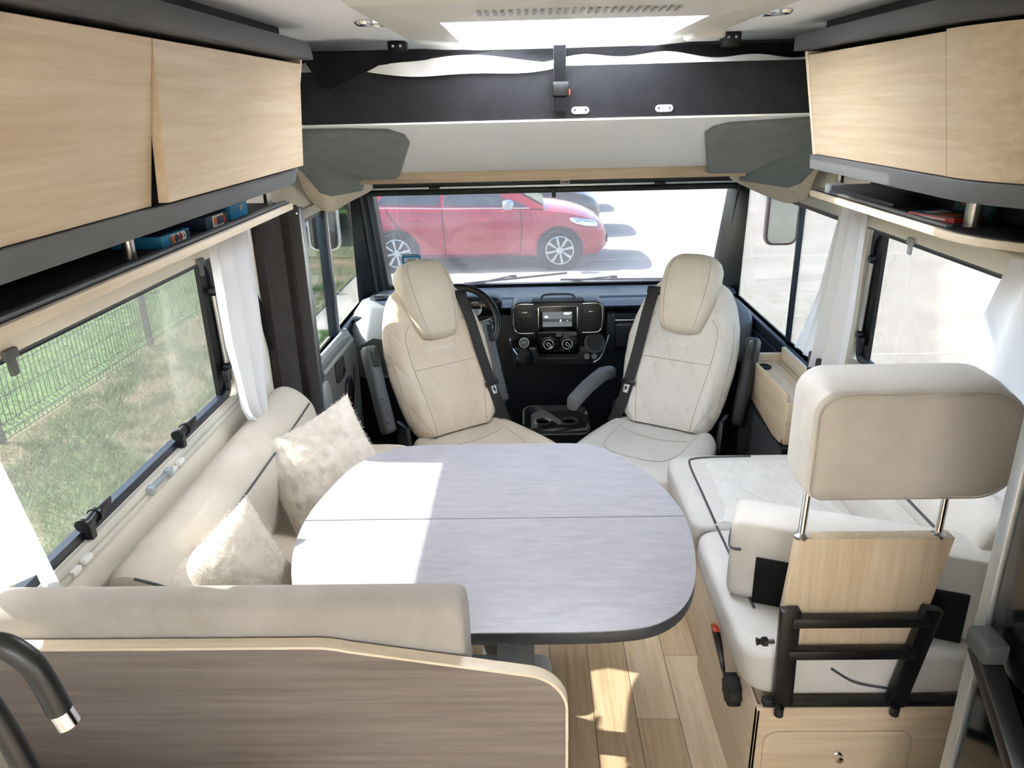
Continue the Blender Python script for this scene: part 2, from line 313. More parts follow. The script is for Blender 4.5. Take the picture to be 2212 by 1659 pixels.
# living-room side windows
def side_window(idx, sgn, Y0, Y1, z0, z1, label):
    X = 1.08*sgn; W = thing('window_%d'%idx, label, 'window', (X,(Y0+Y1)/2,z0)); W['kind'] = 'structure'; del W['category']
    def bx(name, mat, a, b, y0, y1, c, d, **k):   # a,b: inward offsets from the wall face
        xa, xb = X-sgn*a, X-sgn*b
        return MB().box(min(xa,xb),max(xa,xb),y0,y1,c,d).obj(name,mat,W,**k)
    fw = .042
    bx('sill_rail','sill_alu',0,.014,Y0-fw,Y1+.02,z0-fw,z0-.024,bevel=.003); bx('sill_rail','sill_alu',0,.010,Y0-fw,Y1+.02,z0-.023,z0-.001,bevel=.003)
    bx('frame','sill_alu',0,.012,Y0-fw,Y0,z0,z1,bevel=.003); bx('frame','beige_wall',0,.012,Y1,Y1+.02,z0-.0,z1,bevel=.003)
    bx('blind_cassette','beige_wall',0,.03,Y0-fw,Y1+.02,z1,z1+.055,bevel=.006)
    bx('blind_edge','trim_grey',-.004,.016,Y0,Y1,z1-.009,z1-.001,bevel=.001)
    # black rubber seal ring with rounded corners
    def ring(w2, h2, r): return [(Y0+(Y1-Y0)/2+a, z0+(z1-z0)/2+b) for a,b in rrect(w2,h2,r,6)]
    o_ = ring(Y1-Y0, z1-z0, .035); i_ = ring(Y1-Y0-.045, z1-z0-.045, .05)
    n = len(o_); mb = MB(); xs = (X+sgn*.004, X+sgn*.024)
    v = [(xs[0],*p) for p in o_]+[(xs[0],*p) for p in i_]+[(xs[1],*p) for p in o_]+[(xs[1],*p) for p in i_]; f = []
    for k in range(n):
        j = (k+1)%n; f += [(k,j,n+j,n+k),(2*n+k,3*n+k,3*n+j,2*n+j),(k,2*n+k,2*n+j,j),(n+k,n+j,3*n+j,3*n+k)]
    mb.add(v,f).obj('rubber_seal','navy_trim',W)
    bx('stay_panel','black_frame',-.026,-.012,Y1-.075,Y1-.012,z0+.02,z1-.01)
    gp = ring(Y1-Y0-.02, z1-z0-.02, .04)
    MB().prism([(X+sgn*.027,*p) for p in gp],(sgn*.004,0,0)).obj('pane','glass_side',W)
    # strut
    xs_ = X-sgn*.006
    MB().tube([(xs_,Y1-.045,z1-.12),(xs_,Y1-.035,z0+.12)],.009,12).obj('stay_strut','steel',W)
    for zz in (z1-.105,z0+.105): MB().lathe([(.0,-.011),(.012,-.011),(.014,0),(.012,.011),(0,.011)],(xs_,Y1-.045 if zz>1 else Y1-.034,zz),(1,0,0),14).obj('stay_joint','black_plastic',W)
    bx('stay_catch','black_plastic',-.004,.016,Y1-.062,Y1-.03,z0+.06,z0+.10,bevel=.004)
    bx('stay_hook','black_plastic',-.002,.012,Y1-.058,Y1-.048,z0+.03,z0+.06,bevel=.003)
    for yy in (Y0+.40, Y0+.86):
        if sgn < 0:
            la = MB().lathe([(0,-.022),(.011,-.022),(.011,.022),(0,.022)],(X+.012,yy,z0+.045),(0,1,.15),14)
            la.box(X-.002,X+.016,yy-.008,yy+.008,z0+.0,z0+.04)
            lt = la.obj('latch','black_plastic',W)
            MB().prism([(X+.008,yy+.02,z0+.02),(X+.014,yy+.075,z0+.045),(X+.014,yy+.08,z0+.06),(X+.008,yy+.035,z0+.055)],(.008,0,0)).obj('lever','black_plastic',lt,bevel=.002)
            for s2 in (-1,1): MB().lathe([(0,-.004),(.017,-.004),(.017,.004),(0,.004)],(X+.012,yy+s2*.024,z0+.045),(0,1,.15),16).obj('latch_cheek','black_plastic',lt)
            cl = MB().box(X,X+.022,yy-.06,yy-.03,z0-.03,z0-.016).box(X,X+.02,yy-.10,yy-.07,z0-.034,z0-.02).obj('blind_clip','white_plastic',W,bevel=.003)
    ym = (Y0+Y1)/2+.06
    hb = MB().box(X-sgn*.028 if sgn>0 else X,X if sgn>0 else X+.028,ym-.058,ym-.038,z0-.03,z0-.006).box(X-.028 if sgn>0 else X,X if sgn>0 else X+.028,ym+.038,ym+.058,z0-.03,z0-.006).box(min(X,X-sgn*.022),max(X,X-sgn*.022),ym-.04,ym+.04,z0-.024,z0-.012)
    hb.obj('blind_handle','alu',W,bevel=.003)
    for yy in ((Y0+.27,Y1-.16) if sgn < 0 else (Y1-.34,)):
        k = MB().box(min(X-sgn*.03,X-sgn*.042),max(X-sgn*.03,X-sgn*.042),yy-.018,yy+.018,z1-.004,z1+.016).box(min(X-sgn*.03,X-sgn*.04),max(X-sgn*.03,X-sgn*.04),yy-.010,yy+.010,z1-.035,z1-.002)
        k.obj('blind_hook','trim_grey' if sgn<0 else 'light_grey_plastic',W,bevel=.004)
    return W
side_window(1,-1,.98,2.245,.885,1.345,'wide acrylic side window above the left bench looking onto grass')
side_window(2, 1,1.45,2.60,.845,1.33,'wide acrylic side window above the right bench looking onto concrete')

# cab side windows
def cab_window(idx, sgn, Y0, Y1, z0, z1, ydiv, label):
    X = 1.08*sgn; W = thing('window_%d'%idx, label, 'window', (X,(Y0+Y1)/2,z0)); W['kind'] = 'structure'; del W['category']
    def bx(name, mat, a, b, y0, y1, c, d, **k):
        xa, xb = X-sgn*a, X-sgn*b; return MB().box(min(xa,xb),max(xa,xb),y0,y1,c,d).obj(name,mat,W,**k)
    bx('sill','navy_trim',-.03,.02,Y0-.03,Y1+.02,z0-.028,z0,bevel=.004); bx('sill_groove','black_frame',.0,.022,Y0-.03,Y1+.02,z0-.05,z0-.03,bevel=.002); bx('sill_lip','navy_trim',.0,.03,Y0-.03,Y1+.02,z0-.075,z0-.052,bevel=.004)
    bx('top_rail','sill_alu',-.03,.012,Y0-.03,Y1+.02,z1-.012,z1+.03,bevel=.003); bx('top_channel','black_frame',-.02,.004,Y0,Y1,z1-.03,z1-.012)
    bx('divider','navy_trim',-.028,-.004 if sgn>0 else .015,ydiv-.014 if sgn>0 else ydiv-.035,ydiv+.004,z0,z1-.01,bevel=.003)
    if sgn < 0: bx('divider_strip','alu',.0,.018,ydiv+.004,ydiv+.02,z0,z1-.01,bevel=.003)
    bx('pane','glass_clear',-.02,-.016,Y0,ydiv,z0,z1); bx('pane','glass_clear',-.014,-.010,ydiv,Y1,z0,z1)
    return W
cab_window(3,-1,3.12,4.30,.685,1.32,3.56,'driver side cab window with vertical sliding divider')
cab_window(4, 1,2.90,4.22,.685,1.335,3.33,'passenger side cab window with thin vertical divider')

# windscreen
WS = thing('window_5','wide dusty windscreen framing a parked red car','window',(0,4.35,.735)); WS['kind'] = 'structure'; del WS['category']
MB().hexa([(-1.06,4.40,.72),(1.09,4.40,.72),(1.09,4.404,.72),(-1.06,4.404,.72)],[(-1.08,4.36,1.33),(1.10,4.36,1.33),(1.10,4.364,1.33),(-1.08,4.364,1.33)]).obj('pane','glass_ws',WS)
MB().box(-1.05,1.08,4.22,4.30,1.318,1.362).obj('blind_cassette','mid_grey',WS,bevel=.006)
MB().box(-1.04,1.07,4.20,4.215,1.322,1.332).obj('cassette_rail','alu',WS)
MB().box(-1.04,1.07,4.23,4.29,1.285,1.316).obj('blind_hem','black_frame',WS,bevel=.006)
MB().box(.075,.125,4.196,4.2,1.335,1.355).obj('warning_sticker','white_card',WS)
for k in range(3): MB().box(.080+k*.015,.090+k*.015,4.1945,4.196,1.340,1.350).obj('sticker_mark','mid_grey',WS)
MB().box(.028,.050,4.20,4.225,1.262,1.31).obj('blind_catch','black_plastic',WS,bevel=.003)
for x in (-.62,.62): MB().box(x-.03,x+.03,4.196,4.215,1.318,1.334).obj('cassette_clip','black_plastic',WS,bevel=.002)
# A pillars
def pillar(idx, pts_t, pts_b, label):
    o = MB().hexa(pts_b, pts_t).obj('trim_%d'%idx,'dash_dark',None,bevel=.008); struct(o,label); return o
p = pillar(1,[(-1.08,4.12,1.33),(-.985,4.28,1.33),(-.985,4.40,1.33),(-1.10,4.40,1.33)],[(-1.08,4.10,.70),(-.925,4.28,.70),(-.925,4.40,.70),(-1.10,4.40,.70)],'black left windscreen pillar trim')
MB().tube([(-.962,4.255,.74),(-1.012,4.245,1.32)],.012,8).obj('pillar_bead','mid_grey',p); MB().tube([(-.99,4.21,.74),(-1.035,4.195,1.32)],.008,8).obj('pillar_bead','trim_dark',p)
p = pillar(2,[(1.048,4.28,1.33),(1.10,4.14,1.33),(1.11,4.40,1.33),(1.048,4.40,1.33)],[(.97,4.28,.70),(1.08,4.12,.70),(1.10,4.40,.70),(.97,4.40,.70)],'black right windscreen pillar trim')
MB().tube([(1.01,4.24,.74),(1.066,4.235,1.32)],.010,8).obj('pillar_bead','mid_grey',p)
# blind column beside the driver's door
bc = thing('trim_3','dark brown blind column between bench and driver door','trim',(-1.04,2.8,.5)); bc['kind'] = 'structure'; del bc['category']
MB().box(-1.078,-1.045,2.60,2.83,.40,1.405).obj('felt_face','brown_felt',bc,bevel=.004)
MB().box(-1.078,-1.015,2.83,2.98,.46,1.40).obj('cassette','brown_felt',bc,bevel=.012,seg=3)
MB().box(-1.078,-1.010,2.98,3.02,.47,1.385).obj('edge_profile','alu',bc,bevel=.004)
MB().box(-1.065,-1.02,3.02,3.045,.52,1.34).obj('blind_bar','black_frame',bc,bevel=.004)
MB().box(-1.03,-1.012,3.02,3.055,.985,1.02).obj('pull_tab','light_grey_plastic',bc,bevel=.003)
MB().lathe([(0,0),(.007,0),(.006,.003),(0,.004)],(-1.015,2.94,1.37),(1,0,0),14).obj('screw','chrome',bc)
MB().box(1.03,1.078,2.70,2.90,.30,.78).obj('trim_4','brown_felt',None,bevel=.006); struct(bpy.data.objects['trim_4'],'dark post below the right cab curtain')
# lining under the cab windows
for nm,sg in (('trim_5',-1),('trim_6',1)):
    o = MB().box(min(sg*1.078,sg*1.05),max(sg*1.078,sg*1.05),3.03 if sg<0 else 2.92,4.36,-.14,.612).obj(nm,'navy_trim' if sg>0 else 'dash_dark',None,bevel=.01); struct(o,'dark cab side lining under the %s window'%('driver' if sg<0 else 'passenger'))
    if sg>0:
        MB().prism([(1.049,3.00,.58),(1.049,3.09,.58),(1.049,3.09,.50),(1.049,3.00,.50)],(-.001,0,0)).obj('warning_label','white_card',o)
        MB().box(1.0465,1.048,3.055,3.085,.555,.577).obj('label_symbol','yellow_mark',o); MB().lathe([(.012,0),(.012,.001),(.009,.001),(.009,0)],(1.0478,3.065,.53),(-1,0,0),16).obj('label_ring','mid_grey',o)
        for k in range(3): MB().box(1.0467,1.0478,3.006,3.045,.515+k*.016,.520+k*.016).obj('label_line','mid_grey',o)

# skylight
SKY = thing('skylight','white framed roof window glowing above the table','skylight',(0,2.4,1.95))
fr = MB()
def rr(x0,x1,y0,y1,z): return [(x0,y0,z),(x1,y0,z),(x1,y1,z),(x0,y1,z)]
rings = [rr(-.47,.48,1.62,2.87,1.949), rr(-.46,.47,1.64,2.86,1.940), rr(-.335,.345,1.865,2.845,1.930), rr(-.305,.315,1.895,2.808,1.930), rr(-.30,.31,1.90,2.80,2.03)]
for k in range(1): fr.loft(rings, caps=False)
fr.obj('frame','off_white',SKY,smooth=0)
MB().loft([rr(-.30,.31,1.90,2.80,2.03), rr(-.29,.30,1.91,2.79,2.04), rr(-.22,.23,2.0,2.7,2.085)], caps=True).obj('dome','dome',SKY,smooth=0)
for k in range(26): MB().box(-.21+k*.017,-.203+k*.017,1.73,1.80,1.931,1.9345).obj('grille_slot','light_grey_plastic',SKY)
MB().box(-.298,-.285,2.70,2.74,1.93,1.97).obj('hinge','white_plastic',SKY); MB().box(.295,.308,2.70,2.74,1.93,1.97).obj('hinge','white_plastic',SKY)
MB().super((.43,2.46,1.935),(.055,.075,.018),.4,.5).obj('handle','off_white',SKY)
MB().tube([(-.28,2.62,1.95),(.29,2.62,1.95)],.010,8).obj('blind_bar','white_plastic',SKY)
for i,(x,Ysp) in enumerate(((-.475,2.02),(.49,2.02))):
    ld = bpy.data.lights.new('spot_lamp','AREA'); ld.shape = 'DISK'; ld.size = .07; ld.energy = .04; ld.color = (1,.97,.92)
    lo = bpy.data.objects.new('spot_lamp',ld); COL.objects.link(lo); lo.location = (x,Ysp,1.938)
    sp = thing('ceiling_spotlight',('chrome recessed ceiling spotlight left of the roof window','chrome recessed ceiling spotlight right of the roof window')[i],'spotlight',(x,Ysp,1.95),0,'chrome ceiling spotlights')
    MB().lathe([(.052,0),(.054,-.004),(.048,-.010),(.036,-.006),(.034,0)],(x,Ysp,1.95),(0,0,1),32).obj('bezel','chrome',sp)
    MB().lathe([(0,-.005),(.02,-.006),(.036,-.005),(.036,0),(0,0)],(x,Ysp,1.95),(0,0,1),28).obj('lens','chrome',sp); attach(lo,sp)

# ================================================================ CABINETS
CL = thing('overhead_cabinet','long pale oak overhead cabinet on the left wall, one door ajar','cabinet',(-.9,1.3,1.47))
Y0c, Y1c, YS = .55, 2.12, 1.285
def door_pts(y0, y1, xt, xb, zt, zb, th):
    return [(xb,y0,zb),(xb,y1,zb),(xt,y1,zt),(xt,y0,zt)], [(xb-th,y0,zb),(xb-th,y1,zb),(xt-th,y1,zt),(xt-th,y0,zt)]
MB().hexa([(-.775,Y0c,1.60),(-.775,Y1c-.02,1.60),(-.725,Y1c-.02,1.865),(-.725,Y0c,1.865)],[(-1.078,Y0c,1.60),(-1.078,Y1c-.02,1.60),(-1.078,Y1c-.02,1.865),(-1.078,Y0c,1.865)]).obj('carcass','shelf_dark',CL)
a,b = door_pts(Y0c,YS-.003,-.700,-.752,1.862,1.601,.019); MB().hexa(a,b).obj('door','wood_y',CL,bevel=.001,seg=1)
a,b = door_pts(YS,Y1c-.016,-.700,-.722,1.862,1.606,.019); MB().hexa(a,b).obj('door','wood_y',CL,bevel=.001,seg=1)   # slightly ajar at the bottom
a,b = door_pts(Y1c-.014,Y1c,-.697,-.752,1.872,1.596,.38); 
MB().hexa([(-.752,Y1c-.015,1.596),(-.752,Y1c,1.596),(-.697,Y1c,1.872),(-.697,Y1c-.015,1.872)],[(-1.078,Y1c-.015,1.596),(-1.078,Y1c,1.596),(-1.078,Y1c,1.872),(-1.078,Y1c-.015,1.872)]).obj('end_panel','wood_pale',CL)
MB().hexa([(-.668,Y0c,1.872),(-.668,Y1c+.012,1.872),(-.676,Y1c+.012,1.915),(-.676,Y0c,1.915)],[(-1.078,Y0c,1.872),(-1.078,Y1c+.012,1.872),(-1.078,Y1c+.012,1.915),(-1.078,Y0c,1.915)]).obj('top_trim','trim_dark',CL,bevel=.004)
MB().box(-1.078,-.74,Y0c,Y1c-.03,1.915,1.948).obj('top_recess','shelf_dark',CL)
MB().hexa([(-.758,Y0c,1.556),(-.758,Y1c+.01,1.556),(-.745,Y1c+.01,1.599),(-.745,Y0c,1.599)],[(-1.078,Y0c,1.556),(-1.078,2.46,1.556),(-1.078,2.46,1.599),(-1.078,Y0c,1.599)]).obj('bottom_trim','trim_grey',CL,bevel=.003)
MB().box(-1.078,-.872,Y0c,2.42,1.470,1.472).obj('shelf_deck','shelf_dark',CL)
MB().box(-.892,-.872,Y0c,2.40,1.472,1.480).obj('shelf_lip','trim_grey',CL,bevel=.003)
MB().box(-1.078,-.862,Y0c,2.42,1.450,1.470).obj('shelf_board','wood_pale',CL,bevel=.003)
for y in (.62,1.50,2.37): MB().lathe([(.0125,0),(.0125,.084),(.0,.084)],(-.925,y,1.472),(0,0,1),20).obj('shelf_post','steel',CL)
MB().box(-1.078,-1.06,Y0c,2.42,1.472,1.556).obj('shelf_back','shelf_dark',CL)
# things on the left shelf
def gamebox(name, label, x0,x1,y0,y1,z0,z1, mat, top, side, rot=0):
    t = thing(name,label,'box',((x0+x1)/2,(y0+y1)/2,z0),rot,'boxes on the left shelf')
    cx, cy = (x0+x1)/2,(y0+y1)/2
    MB().box(x0-cx,x1-cx,y0-cy,y1-cy,0,z1-z0).obj('carton',mat,t,bevel=.002,local=True)
    if side: MB().box(x1-cx,x1-cx+.0012,(y0-cy)+.3*(y1-y0),(y0-cy)+.8*(y1-y0),.003,z1-z0-.003).obj('printed_panel',side,t,bevel=.0004,seg=1,local=True)
    if top: MB().box(x0-cx+.01,x1-cx-.01,y0-cy+.01,y1-cy-.01,z1-z0,z1-z0+.001).obj('printed_lid',top,t,local=True)
    return t
ZS = 1.4722
t = gamebox('game_box','flat light blue game box with numbered discs beside the steel post',-1.02,-.905,1.60,1.745,ZS,ZS+.026,'blue_card','navy_card','white_card')
for k,(c) in enumerate(('orange_card','navy_card','red_card','white_card','teal_card')): MB().lathe([(.0,0),(.009,0),(.009,.001),(0,.001)],(.0592,-.022+k*.02,.013),(1,0,0),12).obj('number_disc',c,t,local=True)
put_text('lettering','1 - 7 - 8 - 0',.012,(.0605,.012,.013),(0,1,0),(0,0,1),'navy_card',t,True)
t = gamebox('game_box','flat dark navy game box between the light blue and upright boxes',-1.04,-.905,1.84,1.98,ZS,ZS+.034,'navy_card','shelf_dark','white_card')
for k,(c) in enumerate(('orange_card','navy_card','teal_card','red_card')): MB().lathe([(.0,0),(.011,0),(.011,.001),(0,.001)],(.0692,-.012+k*.018,.017),(1,0,0),12).obj('number_disc',c,t,local=True)
t = gamebox('game_box','upright blue and white carton at the far end of the left shelf',-1.02,-.915,2.03,2.16,ZS,ZS+.082,'blue_card',None,None)
MB().box(.0526,.0536,-.055,.06,.042,.079).obj('white_print','white_card',t,local=True)
put_text('lettering','JEU',.018,(.0536,.02,.025),(0,1,0),(0,0,1),'white_card',t,True)
t = gamebox('puzzle_box','flat grey carton lying under the upright blue carton',-1.05,-.93,2.0,2.025,ZS,ZS+.05,'blue_dark',None,None)

CR = thing('overhead_cabinet','pale oak overhead cabinet on the right wall with curved end panel','cabinet',(.9,1.9,1.45))
Y1r, YSr = 2.35, 1.588
MB().hexa([(.775,YSr,1.60),(.775,Y1r-.02,1.60),(.725,Y1r-.02,1.865),(.725,YSr,1.865)],[(1.078,YSr,1.60),(1.078,Y1r-.02,1.60),(1.078,Y1r-.02,1.865),(1.078,YSr,1.865)]).obj('carcass','shelf_dark',CR)
MB().hexa([(.752,YSr+.002,1.590),(.752,Y1r-.024,1.590),(.702,Y1r-.024,1.862),(.702,YSr+.002,1.862)],[(.771,YSr+.002,1.590),(.771,Y1r-.024,1.590),(.721,Y1r-.024,1.862),(.721,YSr+.002,1.862)]).obj('door','wood_y',CR,bevel=.001,seg=1)
MB().hexa([(.754,Y1r-.022,1.586),(.754,Y1r,1.586),(.698,Y1r,1.872),(.698,Y1r-.022,1.872)],[(1.078,Y1r-.022,1.586),(1.078,Y1r,1.586),(1.078,Y1r,1.872),(1.078,Y1r-.022,1.872)]).obj('end_panel','wood_pale',CR)
def qcurve(xf, ry, n=14, x1=1.078, y=YSr):  # quarter ellipse from (xf,y) round to (x1,y-ry)
    return [(x1-(x1-xf)*math.cos(math.pi/2*k/n), y-ry*math.sin(math.pi/2*k/n)) for k in range(n+1)]
cb, ct = qcurve(.752,.30), qcurve(.702,.34)
m = MB(); m.loft([[(x,y,1.590) for x,y in cb]+[(1.078,YSr,1.590)], [(x,y,1.866) for x,y in ct]+[(1.078,YSr,1.866)]]).obj('curved_panel','wood_y',CR)
def trimring(xf, z0, z1, ry, y1, mat, name, xo=0):
    pts = [(xf,y1)]+qcurve(xf,ry)+[(1.078,y1)]
    MB().loft([[(x,y,z0) for x,y in pts],[(x-xo,y,z1) for x,y in pts]]).obj(name,mat,CR,bevel=.003)
trimring(.668,1.874,1.916,.37,Y1r+.012,'trim_dark','top_trim'); trimring(.752,1.546,1.588,.31,Y1r+.01,'trim_grey','bottom_trim',.004)
MB().box(.74,1.078,1.35,Y1r-.03,1.916,1.948).obj('top_recess','shelf_dark',CR)
def shelf(z0,z1,xf,mat,name,y1=2.64,ry=.22,ys=1.76):
    pts = [(xf,y1)]+[(1.078-(1.078-xf)*math.cos(math.pi/2*k/12)**.8, ys-ry*math.sin(math.pi/2*k/12)**1.2) for k in range(13)]+[(1.078,y1)]
    MB().loft([[(x,y,z0) for x,y in pts],[(x,y,z1) for x,y in pts]]).obj(name,mat,CR,bevel=.002)
shelf(1.430,1.449,.865,'wood_pale','shelf_board'); shelf(1.4495,1.4525,.874,'shelf_dark','shelf_deck',2.63)
MB().box(.876,.892,1.78,2.62,1.4526,1.461).obj('shelf_lip','trim_grey',CR,bevel=.003)
for x,y,r in ((.945,1.80,.0185),(.93,2.56,.013)): MB().lathe([(r,0),(r,.094),(.0,.094)],(x,y,1.4526),(0,0,1),22).obj('shelf_post','steel',CR)
MB().box(1.06,1.078,1.6,2.62,1.4526,1.545).obj('shelf_back','shelf_dark',CR)
t = thing('picture_book','red edged picture book lying beside the thick right shelf post','book',(.96,1.93,1.4528),.35)
MB().box(-.06,.06,-.07,.07,0,.012).obj('pages','red_card',t,bevel=.001,local=True); MB().box(-.058,.058,-.068,.068,.012,.014).obj('cover','teal_card',t,local=True)
MB().box(-.061,-.06,-.045,.045,.004,.008).obj('spine_line','white_card',t,local=True)
MB().box(-.05,-.01,-.06,-.01,.014,.0148).obj('cover_patch','orange_card',t,local=True); MB().box(-.04,.02,.01,.04,.014,.0148).obj('cover_patch','white_card',t,local=True)
t = thing('picture_book','upright teal and orange book leaning behind the thick right shelf post','book',(1.01,1.93,1.4528),.1)
MB().hexa([(0,-.07,0),(.012,-.07,0),(.012,.07,0),(0,.07,0)],[(.02,-.07,.085),(.032,-.07,.085),(.032,.07,.085),(.02,.07,.085)]).obj('cover','teal_card',t,local=True)
MB().lathe([(.0,0),(.022,0),(.022,.001),(0,.001)],(.008,.03,.05),(-1,0,.2),18).obj('cover_patch','orange_card',t,local=True)
MB().hexa([(-.001,-.035,.012),(.0,-.035,.012),(.0,-.005,.012),(-.001,-.005,.012)],[(.012,-.035,.065),(.013,-.035,.065),(.013,-.005,.065),(.012,-.005,.065)]).obj('cover_patch','white_card',t,local=True)
t = thing('folded_tablet','black folder with pale clip lying at the front of the right shelf','folder',(.97,2.36,1.4528),.12)
MB().hexa([(-.075,-.2,0),(.075,-.2,0),(.075,.17,0),(-.075,.17,0)],[(-.07,-.2,.010),(.075,-.2,.010),(.075,.17,.026),(-.07,.17,.026)]).obj('cover','mid_grey',t,bevel=.003,local=True)
MB().box(-.078,-.02,.15,.18,.0,.03).obj('clip','light_grey_plastic',t,bevel=.004,local=True)

# ================================================================ RAISED BED ABOVE THE CAB
BD = thing('raised_bed','raised cab bed with dark grey felt front panel and white sheet','bed',(0,2.6,1.70))
MB().box(-1.06,1.06,2.49,2.51,1.702,1.858).obj('front_panel','dark_felt',BD,bevel=.003)
MB().box(-1.06,1.06,2.484,2.512,1.697,1.703).obj('edge_profile','off_white',BD)
MB().box(-1.06,1.06,2.51,3.9,1.71,1.855).obj('mattress_base','bedsheet',BD)
def sheet(u,v):
    x = -1.05+2.1*u; z = 1.856+.034*v*(.75+.25*math.sin(x*7)+.2*math.sin(x*23)); y = 2.505+.05*v+.006*math.sin(x*31+v*3)+.01*math.sin(x*11)
    if v < .02: z -= .004*max(0,math.sin(x*4+2.5))
    return (x,y,z)
MB().grid(sheet,120,6).obj('sheet','bedsheet',BD)
def sheet2(u,v):   # turned-over sheet lying on the front edge, left part
    x = -.62+.62*u; e = math.sin(math.pi*u)**.6
    return (x, 2.482-.006*e+.004*math.sin(x*40), 1.852+.004-.018*e*(1-v)+.035*v*e+.004*math.sin(x*17))
MB().grid(sheet2,40,6).obj('sheet_fold','bedsheet',BD)
def net(u,v):
    x = -1.06+2.12*u; return (x, 2.66+.02*math.sin(x*9+v*3), 1.86+.058*v)
MB().grid(net,60,4).obj('safety_net','black_cloth',BD)
def flap(u,v):
    return (-.78+.16*u+.02*v*(1-u), 2.478-.012*math.sin(math.pi*u)-.004*v, 1.925-(.125-.06*u**1.4)*v*(1 if u<.9 else .9))
MB().prism([(-.80,2.475,1.908),(-.745,2.472,1.815),(-.712,2.47,1.806),(-.64,2.47,1.836),(-.56,2.475,1.872),(-.40,2.48,1.885),(-.20,2.48,1.904),(-.3,2.48,1.91)],(0,.006,0)).obj('net_flap','black_cloth',BD)
BG = []
for i,(x,lab) in enumerate(((.062,0),(.325,1))):
    m = MB().prism([(x+a,2.489,1.727+b) for a,b in rrect(.056,.022,.011,6)],(0,-.004,0)).obj('slot_plate','light_grey_plastic',BD,bevel=.001)
    for s in (-1,1): MB().lathe([(.0045,0),(.0045,.001),(.0032,.001),(.0032,0)],(x+s*.017,2.4848,1.728),(0,-1,0),12).obj('slot_ring','white_card',m)
    MB().box(x-.011,x+.011,2.4838,2.485,1.7275,1.7285).obj('slot_line','white_card',m)
ST = thing('bed_strap','black webbing strap with red buckle hanging over the bed front','strap',(0,2.47,1.95))
MB().box(-.022,.016,2.462,2.472,1.80,1.915).obj('webbing','black_cloth',ST,bevel=.002); MB().box(-.024,.018,2.458,2.474,1.724,1.80).obj('webbing_tail','black_cloth',ST,bevel=.003)
MB().box(-.026,.024,2.450,2.476,1.77,1.812).obj('buckle','black_plastic',ST,bevel=.004); MB().box(.024,.029,2.455,2.47,1.772,1.79).obj('release_button','red_plastic',ST,bevel=.002)
for x in (-.52,.55):
    k = MB().box(x-.03,x+.03,2.60,2.64,1.905,1.948).obj('net_clip','black_plastic',None,bevel=.004); tag(k,'small black ceiling clip holding the bed net, %s'%('left one' if x<0 else 'right one'),'clip','bed net clips')
    for s in (-.012,.012): MB().box(x+s-.004,x+s+.004,2.598,2.60,1.93,1.937).obj('rivet','chrome',k)
# white bulkhead under the bed, oak rail and padded corners
BH = thing('cab_bulkhead','white sloped panel under the bed with oak rail and grey padded corners','panel',(0,2.9,1.5))
def bhp(u,v):
    return (-1.06+2.12*u, 2.52+.70*v, 1.706-.215*v-.012*math.sin(math.pi*v))
MB().grid(bhp,8,10).obj('white_panel','ceiling_white',BH)
MB().box(-.815,.805,3.215,3.24,1.447,1.492).obj('oak_rail','wood_x',BH,bevel=.003)
def pad(pts, th, name, mat, bev=.009):
    P = [Vector(p) for p in pts]; nr = sum((a_.cross(b_) for a_,b_ in zip(P,P[1:]+P[:1])),Vector()).normalized()
    if nr.z > 0: nr = -nr
    return MB().prism([p+nr*.002 for p in P], nr*th).obj(name,mat,BH,bevel=bev,seg=4,smooth=60)
pad([(-1.0,2.56,1.696),(-.70,2.565,1.695),(-.565,2.58,1.69),(-.52,2.64,1.671),(-.517,2.72,1.645),(-.63,3.15,1.506),(-.655,3.205,1.489),(-.795,3.21,1.487),(-1.0,2.55,1.699)][:8],.022,'corner_pad','grey_pad')
pad([(.502,2.69,1.655),(.515,2.63,1.674),(.56,2.595,1.685),(.80,2.565,1.695),(1.0,2.56,1.696),(.905,2.84,1.606),(.811,3.30,1.458),(.68,3.25,1.474),(.64,3.215,1.485)],.022,'corner_pad','grey_pad')
Ls = [(-.94,2.62,1.668),(-.885,2.76,1.632),(-.804,3.248,1.474),(-.835,3.358,1.427),(-.975,3.322,1.408),(-1.0,3.249,1.43),(-.985,3.0,1.525),(-.97,2.80,1.59)]
pad(Ls,.020,'side_pad','grey_pad')
Rs = [(.95,2.62,1.668),(.904,2.845,1.604),(.811,3.311,1.454),(.822,3.355,1.431),(.98,3.175,1.414),(1.003,3.10,1.440),(1.0,2.95,1.513),(.985,2.75,1.60)]
pad(Rs,.020,'side_pad','grey_pad')
def bracket(pts, d):
    P = catmull(pts,5); return MB().prism(P,d).obj('oak_corner','wood_pale_x',BH,bevel=.003)
bracket([(-.975,2.75,1.598),(-1.005,2.96,1.530),(-1.058,3.25,1.405),(-1.072,3.50,1.309),(-1.03,3.585,1.292),(-.93,3.52,1.343),(-.815,3.445,1.398),(-.80,3.36,1.43),(-.80,3.25,1.468)],(.0,.006,.03))
bracket([(.98,2.75,1.598),(1.015,2.99,1.475),(1.062,3.20,1.352),(1.06,3.30,1.325),(1.02,3.345,1.318),(.92,3.385,1.355),(.80,3.42,1.415),(.79,3.36,1.437),(.805,3.30,1.452)],(.0,.006,.03))

